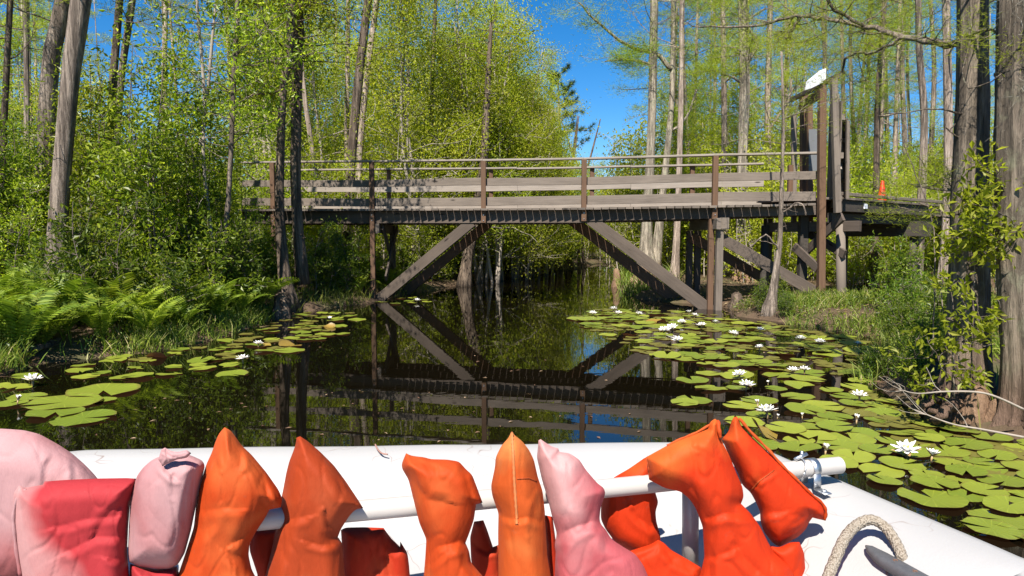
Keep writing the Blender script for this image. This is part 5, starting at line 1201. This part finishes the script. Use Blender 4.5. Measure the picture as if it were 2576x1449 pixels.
scatter('us', 4, (1900, 1990), (10.6, 11.6), 'leafy twiggy shrub around the mossy grey sapling', 'shrubs by the mossy sapling', (.3, .5), .3, .1, seed=28)
scatter('shb', 6, (2080, 2420), (15.5, 19), 'brushy bush beneath and behind the boardwalk', 'bushes beneath the boardwalk', (.65, .85), .8, .2, seed=29)
scatter('sh', 24, (-1200, 3800), (34, 60), 'far dark green shrub filling the depth of the swamp wood', 'far shrubs of the wood', (1.2, 1.8), 2.2, 1, seed=30)
scatter('cyp', 26, (-800, 3400), (36, 70), 'far thin cypress deep in the swamp wood', 'far cypresses of the wood', (1.0, 1.3), 1.5, 1, seed=31, ok=lambda p, x, Y: not (1330 < p < 1620))
scatter('shb', 14, (2620, 4200), (8.5, 20), 'bright bush on the right bank beyond the big right trees', 'bushes beyond the big right trees', (.7, 1.1), 1.1, .8, seed=45)
scatter('hw', 7, (2110, 2620), (20, 34), 'light young tree among the cypresses behind the boardwalk', 'young trees behind the boardwalk', (.6, .85), 1.6, .6, seed=46)
# ferns
scatter('us', 7, (2200, 2400), (4.95, 6.3), 'small yellow-green sprig at the muddy foot of the big right trees', 'sprigs at the foot of the big trees', (.22, .38), .2, -.05, seed=44)
scatter('fe', 115, (-80, 690), (6.7, 11.3), 'broad bright fern in the fern bed on the left bank', 'ferns of the left bank', (.65, 1.08), .22, .2, seed=40)
scatter('fe', 8, (790, 960), (13.5, 17), 'sunlit yellow-green fern behind the two dark trunks under the bridge', 'ferns under the left bridge end', (.8, 1.35), .4, .15, seed=41)
scatter('fe', 5, (960, 1110), (14.6, 17), 'small fern by the foot of the left brace', 'ferns by the left brace', (.6, .9), .4, .05, seed=42)
# the far pine by the sky gap
pt = thing('pine_tree', 'dark green pine standing at the left side of the sky gap', 'tree', (at(1404, 600, 33).x, 33, .1)); mb = MB(); tips = []; rg = random.Random(3); bx = at(1404, 600, 33).x
mb.tube([(bx, 33, 0), (bx + .1, 33, 5), (bx - .05, 33, 9.0)], [.16, .11, .03], 8)
for k in range(26):
    z = rg.uniform(4.4, 9.1); a = rg.uniform(0, 2*PI); L_ = .35 + (9.3 - z)*.28
    branch(mb, rg, (bx, 33, z), (math.cos(a), math.sin(a), .25), L_, .03, 5, .12, .08, 3, tips, 4, 1, .008)
branch(mb, rg, (bx, 33, 6.4), (1, 0, .05), 1.5, .04, 6, .1, .03, 4, tips, 5, 1, .01)
mb.build('trunk', M['bark'], pt, True); P, D = T2(tips); n = 55; P = np.repeat(P, n, 0); D = np.repeat(D, n, 0)*.6 + nrs.normal(size=P.shape)*.7; v, l, s = needle_arrays(P, D, nrs.uniform(.16, .28, len(P)), np.full(len(P), .014)); obj('crown', np_mesh('crown', v, l, s), M['pine'], pt)
# bank grass, litter and reeds
def bankpts(n, pxr, Yr, lo, hi, seed, zf=0):
    rs = np.random.RandomState(seed); Y = np.sqrt(rs.uniform(Yr[0]**2, Yr[1]**2, n*10)); X = (rs.uniform(*pxr, n*10) - CX)/F*Y
    d = np.minimum(sdist(X, Y, PA), sdist(X, Y, POND)); cl = np.sin(X*3.1 + np.sin(Y*2.7)*2) + np.sin(Y*2.3 + X*1.3)
    k = (d > lo) & (d < hi) & (cl + rs.normal(size=n*10)*.8 > zf); X, Y = X[k][:n], Y[k][:n]; return np.stack([X, Y, np.maximum(hfun(X, Y), -.04)], 1)
def blades(name, P, L, W, mat, label, lean=.35, bend=.35, down=0, seed=0):
    rs = np.random.RandomState(seed); D = rs.normal(size=P.shape)*np.array([lean, lean, .12]) + np.array([0, 0, 1 - down]); v, l, s = blade_arrays(P, D, rs.uniform(.4, 1.2, len(P))*L, np.full(len(P), W), bend)
    o = obj(name, np_mesh(name, v, l, s), mat); o['kind'] = 'stuff'; tag(o, label, 'grass'); return o
blades('grass', bankpts(3800, (-80, 720), (6.2, 11.5), -.05, .8, 1), .27, .011, M['grass'], 'tangled grass along the left water edge below the ferns', seed=1)
blades('grass', bankpts(5000, (1980, 2480), (5.6, 12.2), -.1, 2.6, 2), .27, .010, M['grass'], 'long bright grass on the low right bank', seed=2)
blades('grass', bankpts(1500, (1540, 1800), (15, 24), -.05, 1.5, 3), .5, .016, M['grass'], 'grass tufts along the channel right of the sky gap', seed=3)
blades('grass', bankpts(1400, (700, 1150), (11.5, 17), -.05, 1.2, 4), .3, .011, M['grass'], 'sparse grass around the left bridge pier', seed=4)
blades('grass', bankpts(2500, (2480, 4000), (4.5, 12), -.05, 4, 8), .3, .012, M['grass'], 'bright grass on the bank beyond the big right trees', seed=8)
blades('dead_grass', bankpts(3800, (-80, 2700), (5, 12), -.06, .5, 5), .2, .008, M['straw'], 'dry brown dead grass and reeds along both water edges', 1.1, .5, .8, seed=5)
P = bankpts(9000, (-200, 2800), (5, 22), -.02, 5, 6, -3); D = nrs.normal(size=P.shape)*np.array([1, 1, .25]); v, l, s = leaf_arrays(P + np.array([0, 0, .02]), D, nrs.normal(size=P.shape)*.5 + np.array([0, 0, 1]), nrs.uniform(.04, .09, len(P)), nrs.uniform(.02, .035, len(P)))
o = obj('leaf_litter', np_mesh('leaf_litter', v, l, s), M['straw']); o['kind'] = 'stuff'; tag(o, 'brown fallen leaves strewn over the muddy banks', 'leaf litter')
P = bankpts(5200, (-100, 2700), (5.5, 12), .02, 3, 7, -.4); P = np.repeat(P, 3, 0) + nrs.normal(size=(len(P)*3, 3))*np.array([.03, .03, .05]) + np.array([0, 0, .08]); D = nrs.normal(size=P.shape)*np.array([.8, .8, .4]) + np.array([0, 0, .4]); v, l, s = leaf_arrays(P, D, nrs.normal(size=P.shape)*.5 + np.array([0, 0, .8]), nrs.uniform(.04, .08, len(P)), nrs.uniform(.015, .03, len(P)))
o = obj('ground_cover', np_mesh('ground_cover', v, l, s), M['leaf_under']); o['kind'] = 'stuff'; tag(o, 'small green seedlings covering the banks between larger plants', 'ground cover')
# duckweed on the backwater
P = np.array([[p.x, p.y, .004] for p in (gp(rnd.uniform(2140, 2400), rnd.uniform(722, 775)) for _ in range(5200))]); v, l, s = leaf_arrays(P, nrs.normal(size=P.shape)*np.array([1, 1, 0]), np.tile([0, 0, 1.0], (len(P), 1)) + nrs.normal(size=P.shape)*.05, nrs.uniform(.03, .06, len(P)), nrs.uniform(.03, .05, len(P)), .02)
o = obj('duckweed', np_mesh('duckweed', v, l, s), M['grass']); o['kind'] = 'stuff'; tag(o, 'bright green duckweed film on the backwater under the boardwalk', 'duckweed')

# ------------------------------------------------------------------ water lilies
def padmat(name, c1, c2, under):
    m, nt, out = newmat(name); L = nt.links
    tc = nt.nodes.new('ShaderNodeTexCoord'); oi = nt.nodes.new('ShaderNodeObjectInfo'); g = nt.nodes.new('ShaderNodeNewGeometry')
    col = mixc(nt, oi.outputs['Random'], c1, c2)
    n = noise_tex(nt, tc.outputs['Object'], 16, 5, .65); r = ramp(nt, [(.62, (0, 0, 0)), (.74, (.7, .7, .7))]); L.new(n, r.inputs[0]); col = mixc(nt, r.outputs[0], col, (.2, .13, .03))
    vl = nt.nodes.new('ShaderNodeVectorMath'); vl.operation = 'LENGTH'; L.new(tc.outputs['Object'], vl.inputs[0])
    # radiating veins
    sx = nt.nodes.new('ShaderNodeSeparateXYZ'); L.new(tc.outputs['Object'], sx.inputs[0]); at2 = nt.nodes.new('ShaderNodeMath'); at2.operation = 'ARCTAN2'; L.new(sx.outputs[1], at2.inputs[0]); L.new(sx.outputs[0], at2.inputs[1])
    mu = nt.nodes.new('ShaderNodeMath'); mu.operation = 'MULTIPLY'; mu.inputs[1].default_value = 17; L.new(at2.outputs[0], mu.inputs[0]); co_ = nt.nodes.new('ShaderNodeMath'); co_.operation = 'COSINE'; L.new(mu.outputs[0], co_.inputs[0])
    vr = ramp(nt, [(.9, (0, 0, 0)), (1.0, (.35, .35, .35))]); L.new(co_.outputs[0], vr.inputs[0]); col = mixc(nt, vr.outputs[0], col, tuple(min(1, x*1.5) for x in c2))
    er = ramp(nt, [(.93, (0, 0, 0)), (1.0, (.6, .6, .6))]); L.new(vl.outputs['Value'], er.inputs[0]); col = mixc(nt, er.outputs[0], col, (.13, .09, .025))
    col = mixc(nt, g.outputs['Backfacing'], col, under)
    p = nt.nodes.new('ShaderNodeBsdfPrincipled'); p.inputs['Roughness'].default_value = .36; p.inputs['Specular IOR Level'].default_value = .4; L.new(col, p.inputs['Base Color'])
    L.new(bump(nt, n, .3, .004), p.inputs['Normal'])
    t = nt.nodes.new('ShaderNodeBsdfTranslucent'); L.new(col, t.inputs[0]); mx = nt.nodes.new('ShaderNodeMixShader'); mx.inputs[0].default_value = .12; L.new(p.outputs[0], mx.inputs[1]); L.new(t.outputs[0], mx.inputs[2]); L.new(mx.outputs[0], out.inputs[0]); return m
PM = padmat('green lily pad', (.115, .155, .016), (.22, .245, .028), (.22, .09, .04))
PMY = padmat('yellowing lily pad', (.24, .13, .025), (.17, .16, .03), (.18, .07, .03))
def make_pad(seed, curl=0.0):
    rs = random.Random(seed); n = 40; V = []; Fc = []; notch = .16 + rs.uniform(-.04, .1); rings = (.0, .3, .62, .88, 1.0); ph = rs.uniform(0, 6); el = rs.uniform(.92, 1.06)
    for r in rings:
        for k in range(n+1):
            a = notch + (2*PI - 2*notch)*k/n; nf = notch*(.25 if r < .1 else 1)
            rr = r*(1 + .025*math.sin(3*a + ph) + .02*math.sin(7*a + ph*2) + (.012*math.sin(19*a) if r == 1 else 0))
            if k in (0, n): rr *= 1.04
            z = .010*r*r*math.sin(2*a + ph) + (.02*math.sin(5*a + ph) if r == 1 else .008*math.sin(5*a + ph) if r > .8 else 0) + .03*r*r
            if curl: z += curl*max(0, rr*math.cos(a - ph) - .25)**1.5
            V.append((rr*math.cos(a), rr*math.sin(a)*el, z))
    m = n+1
    for i in range(len(rings)-1):
        for k in range(n): Fc.append((i*m+k, (i+1)*m+k, (i+1)*m+k+1, i*m+k+1))
    mb = MB(); mb.add(V, Fc); return mb.mesh('lily_pad', True)
PADS = [make_pad(i) for i in range(8)]; CURL = [make_pad(20 + i, .9) for i in range(3)]
for me in PADS: me.materials.append(PM)
for me in CURL: me.materials.append(PMY)
placed = []
def put_pad(x, y, r, label, group, curl=False, tilt=.02):
    tilt *= 1.8
    me = rnd.choice(CURL if curl else PADS); o = bpy.data.objects.new('lily_pad', me); C.objects.link(o)
    near = sum(1 for a, b, c in placed if (a-x)**2 + (b-y)**2 < (r + c)**2)
    o.location = (x, y, .003 + .007*(near % 4) + rnd.uniform(0, .002)); o.rotation_euler = (rnd.gauss(0, tilt), rnd.gauss(0, tilt), rnd.uniform(0, 2*PI)); o.scale = (r, r, r)
    placed.append((x, y, r)); tag(o, label, 'lily pad', group); return o
def inpoly(px, py, poly):
    c = False; j = len(poly)-1
    for i in range(len(poly)):
        if ((poly[i][1] > py) != (poly[j][1] > py)) and px < (poly[j][0]-poly[i][0])*(py-poly[i][1])/(poly[j][1]-poly[i][1]) + poly[i][0]: c = not c
        j = i
    return c
# pads one can point at: (px, py, px width, label)
for x, y, w_, lb in ((210, 1053, 150, 'largest round pad nearest the boat at left, overlapping another'), (140, 1040, 130, 'round pad overlapped by the largest left pad'), (160, 1015, 175, 'wide light green pad behind the largest left pad'), (260, 985, 160, 'wide pad with a notch, at the open-water side of the left pads'), (583, 942, 78, 'lone pad floating off the left bank beside open water'), (424, 942, 66, 'small lone pad off the left bank, left of two separate ones'), (510, 927, 66, 'small brownish pad between two lone pads off the left bank'), (728, 883, 76, 'pad at the tip of the left pads nearest the bridge reflection'),
                     (2345, 1255, 165, 'large round pad close to the starboard side of the boat'), (2520, 1308, 150, 'large pad at right frame edge beside the boat'), (2218, 1186, 110, 'notched heart-shaped pad just beyond the pipe end'), (1745, 1008, 92, 'lone pad pair member floating left of the right pads, front'), (1742, 957, 84, 'lone pad floating left of the right pads, behind the front pair'), (1722, 1015, 70, 'smaller pad touching the lone front pad left of right cluster'), (1872, 1062, 100, 'pad beside the peaks of the large orange vest'), (1905, 1118, 110, 'pad directly behind the rail corner of the boat'), (1470, 803, 90, 'thin long-looking pad at the left tip of the right pads')):
    p = gp(x, y); put_pad(p.x, p.y, w_/2/F*p.y, lb, None)
def fill(poly, n, rr, label, group, over=.72, seed=0, yl=0.025):
    rg = random.Random(seed); xs_ = [p[0] for p in poly]; ys_ = [p[1] for p in poly]; k = 0; tr = 0
    wp = [(gp(*q).x, gp(*q).y) for q in poly]; wx = [q[0] for q in wp]; wy = [q[1] for q in wp]
    while k < n and tr < n*120:
        tr += 1; x = rg.uniform(min(wx), max(wx)); y = rg.uniform(min(wy), max(wy))
        if not inpoly(x, y, wp): continue
        r = rg.uniform(*rr)
        if dch(x, y) > .0 and dch(x, y) > -.0: 
            if dch(x, y) > .05: continue
        if any((a-x)**2 + (b-y)**2 < ((r + c)*over)**2 for a, b, c in placed): continue
        yel = rg.random() < yl
        put_pad(x, y, r, label if not yel else label.replace('green', 'yellowing'), group, yel, .1 if yel else .025); k += 1
    return k
k1 = fill([(-60, 930), (120, 925), (260, 905), (420, 885), (600, 853), (700, 805), (760, 782), (900, 790), (905, 830), (760, 880), (650, 912), (600, 930), (470, 925), (360, 955), (340, 985), (230, 1030), (-60, 1030)], 62, (.08, .15), 'round green lily pad in the cluster along the left bank', 'lily pads along the left bank', .5, 1)
k2 = fill([(940, 760), (1020, 748), (1090, 752), (1060, 768), (960, 775)], 9, (.08, .13), 'green lily pad at the foot of the left brace', 'lily pads by the left brace', .8, 2, 0)
k3 = fill([(1440, 800), (1500, 778), (1700, 782), (1860, 800), (2080, 835), (2220, 870), (2240, 925), (2150, 985), (2050, 960), (1900, 930), (1680, 905), (1560, 870), (1480, 830)], 132, (.10, .18), 'green lily pad in the flowering raft right of the channel', 'lily pads of the flowering raft', .42, 3, .025)
k4 = fill([(1700, 950), (1780, 910), (1960, 930), (2170, 975), (2200, 1000), (2360, 1045), (2360, 1090), (2240, 1100), (2000, 1075), (1900, 1050), (1830, 1010)], 32, (.09, .16), 'green lily pad on the open water before the right roots', 'lily pads before the right roots', .8, 4, .02)
k5 = fill([(1900, 1100), (2000, 1075), (2260, 1085), (2400, 1080), (2600, 1120), (2900, 1250), (2760, 1440), (2576, 1375), (2350, 1280), (2180, 1195), (1980, 1120)], 54, (.085, .15), 'green lily pad beside the starboard side of the boat', 'lily pads beside the boat', .72, 5, .02)
# the small far pads that fill the raft beyond the first three hundred
parts_ = []; rgp = random.Random(12); base_ = []
for me in PADS[:4]:
    v = np.zeros(len(me.vertices)*3, np.float32); me.vertices.foreach_get('co', v); lp_ = np.zeros(len(me.loops), np.int32); me.loops.foreach_get('vertex_index', lp_); base_.append((v.reshape(-1, 3), lp_, np.full(len(me.polygons), 4)))
for poly, n_, over_ in (([(1440, 800), (1500, 778), (1700, 782), (1860, 800), (2080, 835), (2220, 870), (2240, 925), (2150, 985), (2050, 960), (1900, 930), (1680, 905), (1560, 870), (1480, 830)], 130, .3), ([(300, 905), (560, 862), (700, 806), (760, 784), (900, 788), (760, 868), (560, 912)], 30, .3), ([(2180, 985), (2380, 1060), (2600, 1130), (2900, 1250), (2700, 1300), (2300, 1120), (2100, 1020)], 40, .4)):
    wp = [(gp(*q).x, gp(*q).y) for q in poly]; k = 0; tr = 0; mine = []
    while k < n_ and tr < 9000:
        tr += 1; x = rgp.uniform(min(q[0] for q in wp), max(q[0] for q in wp)); y = rgp.uniform(min(q[1] for q in wp), max(q[1] for q in wp)); r = rgp.uniform(.06, .12)
        if not inpoly(x, y, wp) or dch(x, y) > 0 or any((p-x)**2 + (q-y)**2 < ((r + s)*.62)**2 for p, q, s in placed + mine): continue
        v, l_, s_ = rgp.choice(base_); an = rgp.uniform(0, 2*PI); ca, sa = math.cos(an), math.sin(an); mine.append((x, y, r)); k += 1
        parts_.append((np.stack([(v[:, 0]*ca - v[:, 1]*sa)*r + x, (v[:, 0]*sa + v[:, 1]*ca)*r + y, v[:, 2]*r + .003], 1), l_, s_))
vv, ll, ss = join(parts_); o = obj('lily_pad_carpet', np_mesh('lily_pad_carpet', vv, ll, ss, smooth=True), padmat('small green lily pad', (.1, .14, .018), (.14, .17, .022), (.2, .09, .04))); o['kind'] = 'stuff'; tag(o, 'small green lily pads filling the gaps between the larger ones', 'lily pads')
print('pads', k1, k2, k3, k4, k5)
# flowers
petal = plain('white water lily petals', (.82, .8, .76), .5, 0, .3, .04, 30); stam = plain('yellow stamens', (.75, .5, .04), .6); sep = plain('green pink sepals', (.3, .2, .09), .5, 0, .4, .3, 30)
def petal_geo(mb, a, el, L, W, cup):
    d = Vector((math.cos(a)*math.cos(el), math.sin(a)*math.cos(el), math.sin(el))); s = Vector((-math.sin(a), math.cos(a), 0)); u = s.cross(d)*-1 if s.cross(d).z < 0 else s.cross(d)
    V = []; n = 5
    for i in range(n+1):
        t = i/n; w = W*math.sin(PI*min(.98, .12 + t*.86))**.8*.5; c = d*(L*t) + u*(cup*L*t*t)
        V += [c - s*w + u*w*.35, c, c + s*w + u*w*.35]
    Fc = []
    for i in range(n):
        for q in (0, 1): Fc.append((i*3+q, i*3+q+1, i*3+q+4, i*3+q+3))
    mb.add(V, Fc)
def make_flower(openn, seed):
    rg = random.Random(seed); mb = MB(); ms = MB(); mc = MB()
    for ring, (n, el, L, W) in enumerate(((7, .12, .075, .026), (7, .45, .07, .024), (6, .8, .06, .02), (5, 1.1, .048, .016))):
        for k in range(n):
            e = el + (1 - openn)*(1.25 - el)*.9; petal_geo(mb, 2*PI*k/n + ring*.45 + rg.uniform(-.08, .08), e + rg.uniform(-.06, .06), L*rg.uniform(.92, 1.08), W, .12)
    for k in range(4): petal_geo(mc, 2*PI*k/4 + .2, -.02 + (1 - openn)*1.1, .074, .028, .12)
    mc.tube([(0, 0, -.05), (0, 0, .004)], [.006, .009], 6)
    for k in range(16):
        a = 2*PI*k/16; ms.tube([(.006*math.cos(a), .006*math.sin(a), .01), (.014*math.cos(a + .2), .014*math.sin(a + .2), .034)], [.003, .0015], 4)
    return mb.mesh('petals', True), ms.mesh('stamens'), mc.mesh('sepals', True)
FLW = [make_flower(o_, i) for i, o_ in enumerate((1.0, .85, .5, .12))]
def flower(x, y, size, kind, label, group, h=.045):
    p = gp(x, y, h); t = thing('water_lily' if kind < 3 else 'lily_bud', label, 'flower', p, group); me = FLW[kind]
    child('petals', me[0], petal, t); child('sepals', me[2], sep, t)
    if kind < 3: child('stamens', me[1], stam, t)
    t.rotation_euler = (rnd.gauss(0, .12), rnd.gauss(0, .12), rnd.uniform(0, 6)); s = size/2/F*p.y/.078; t.scale = (s, s, s); return t
GF_ = 'white water lilies'
FL = [(82, 958, 54, 1, 'white lily among pads at the far left, nearest the boat'), (650, 866, 30, 1, 'white lily on the left pads farthest along towards the bridge'), (610, 904, 40, 0, 'spiky open white lily near the end of the left pads'), (830, 803, 18, 2, 'small white lily at the far tip of the left pads'), (1049, 757, 22, 1, 'lone white lily by the foot of the left brace'), (1492, 790, 26, 1, 'leftmost white lily of the flowering raft'), (1543, 780, 30, 1, 'white lily at the back left of the raft, upper of a close pair'), (1556, 790, 26, 1, 'white lily at the back left of the raft, lower of a close pair'), (1607, 792, 28, 1, 'white lily at the back of the raft below the right brace'), (1733, 788, 22, 2, 'cupped white lily at the back of the raft left of the pier post'), (1748, 795, 24, 1, 'white lily just left of the foot of the pier post'), (1672, 832, 38, 0, 'large white lily, left of the twin blooms mid-raft'), (1690, 826, 38, 0, 'large white lily, right of the twin blooms mid-raft'), (1704, 856, 34, 0, 'white lily at the front edge of the raft below the twin blooms'), (1715, 812, 28, 1, 'white lily just above the twin blooms mid-raft'), (1765, 820, 30, 1, 'white lily mid-raft below the pier post'), (1800, 812, 24, 1, 'small white lily right of the pier post foot'), (1845, 840, 30, 0, 'white lily mid-raft, right of the reflection of the post'), (1912, 832, 30, 1, 'white lily on the raft before the bell-based cypress'), (1910, 876, 30, 1, 'white lily alone on the lower right of the raft'), (2014, 853, 32, 0, 'white lily near the grassy right bank, left of two'), (2063, 862, 32, 1, 'white lily near the grassy right bank, right of two'), (1860, 943, 42, 0, 'white lily over open water, upper of a touching pair'), (1878, 970, 46, 0, 'white lily over open water, lower of a touching pair'), (1996, 934, 36, 1, 'white lily before the roots, left of two side by side'), (2024, 932, 36, 1, 'white lily before the roots, right of two side by side'), (1929, 1036, 62, 0, 'large white lily nearest the orange vest peaks with clear reflection'), (2162, 998, 48, 1, 'white lily raised on a stalk before the muddy roots'), (2280, 1134, 74, 0, 'largest white lily, beside the boat on the right'), (2345, 1148, 50, 2, 'half-open white lily right of the largest one'), (2158, 866, 26, 1, 'small white lily hidden in grass at the right bank')]
for x, y, sz, k, lb in FL: flower(x, y, sz, k, lb, GF_, .05 if y > 900 else .035)
for x, y, sz, k, lb in [(45, 1008, 34, 3, 'pale lily bud among pads at the far left'), (1906, 1018, 30, 3, 'white lily bud opening beside the large reflecting lily'), (2077, 1135, 44, 3, 'tall cream lily bud beside the boat near the pipe end'), (2018, 1048, 22, 3, 'small yellow lily bud on open water right of the vest peaks'), (1956, 1050, 20, 3, 'tiny yellow lily bud just right of the large reflecting lily'), (1932, 965, 18, 3, 'tiny bud behind the touching lily pair'), (2155, 1058, 36, 3, 'drooping bud standing on a twig before the roots')]:
    flower(x, y, sz, k, lb, 'lily buds', .05)

# fallen leaves and petals drifting on the open water
P = []
rgf = random.Random(31)
while len(P) < 130:
    p = gp(rgf.uniform(150, 2100), rgf.uniform(720, 1110))
    if dch(p.x, p.y) < -.15 and (p.y > 3.2): P.append((p.x, p.y, .004))
P = np.array(P); v, l, s = leaf_arrays(P, nrs.normal(size=P.shape)*np.array([1, 1, 0]), np.tile([0, 0, 1.0], (len(P), 1)) + nrs.normal(size=P.shape)*.15, nrs.uniform(.02, .05, len(P)), nrs.uniform(.01, .022, len(P)), .1)
o = obj('floating_leaves', np_mesh('floating_leaves', v, l, s), M['straw']); o['kind'] = 'stuff'; tag(o, 'scattered small brown leaves floating on the dark water', 'floating leaves')

# ------------------------------------------------------------------ sky, sun, camera
SUN = Vector((-.2, -.72, 1.0)).normalized()
el = math.asin(SUN.z); az = math.atan2(SUN.x, SUN.y)
W_ = bpy.data.worlds.new('World'); bpy.context.scene.world = W_; W_.use_nodes = True; nt = W_.node_tree
bg = nt.nodes['Background']; sky = nt.nodes.new('ShaderNodeTexSky'); sky.sky_type = 'NISHITA'; sky.sun_disc = False; sky.sun_elevation = el; sky.sun_rotation = az; sky.air_density = 1.0; sky.dust_density = .0; sky.ozone_density = 4.0; sky.altitude = 1500
hs = nt.nodes.new('ShaderNodeHueSaturation'); hs.inputs['Saturation'].default_value = 1.36; nt.links.new(sky.outputs[0], hs.inputs['Color']); nt.links.new(hs.outputs[0], bg.inputs[0]); bg.inputs[1].default_value = .062
sl = bpy.data.lights.new('sun', 'SUN'); sl.energy = 4.6; sl.angle = math.radians(.5); sl.color = (1, .95, .87); so = bpy.data.objects.new('sun', sl); C.objects.link(so); so.rotation_euler = SUN.to_track_quat('Z', 'Y').to_euler()
cam = bpy.data.cameras.new('camera'); cam.lens = 36*F/2576; cam.sensor_width = 36; cam.clip_end = 2000; cam.clip_start = .05; co = bpy.data.objects.new('camera', cam); C.objects.link(co); co.location = (0, 0, CAMZ); co.rotation_euler = (PI/2 - PITCH, 0, 0)
sc = bpy.context.scene; sc.camera = co
sc.view_settings.view_transform = 'Standard'; sc.view_settings.look = 'None'; sc.view_settings.exposure = 1.4; sc.view_settings.gamma = 1
sc.render.engine = 'CYCLES'; sc.cycles.max_bounces = 7; sc.cycles.diffuse_bounces = 4; sc.cycles.glossy_bounces = 3; sc.cycles.transmission_bounces = 4; sc.cycles.use_denoising = True
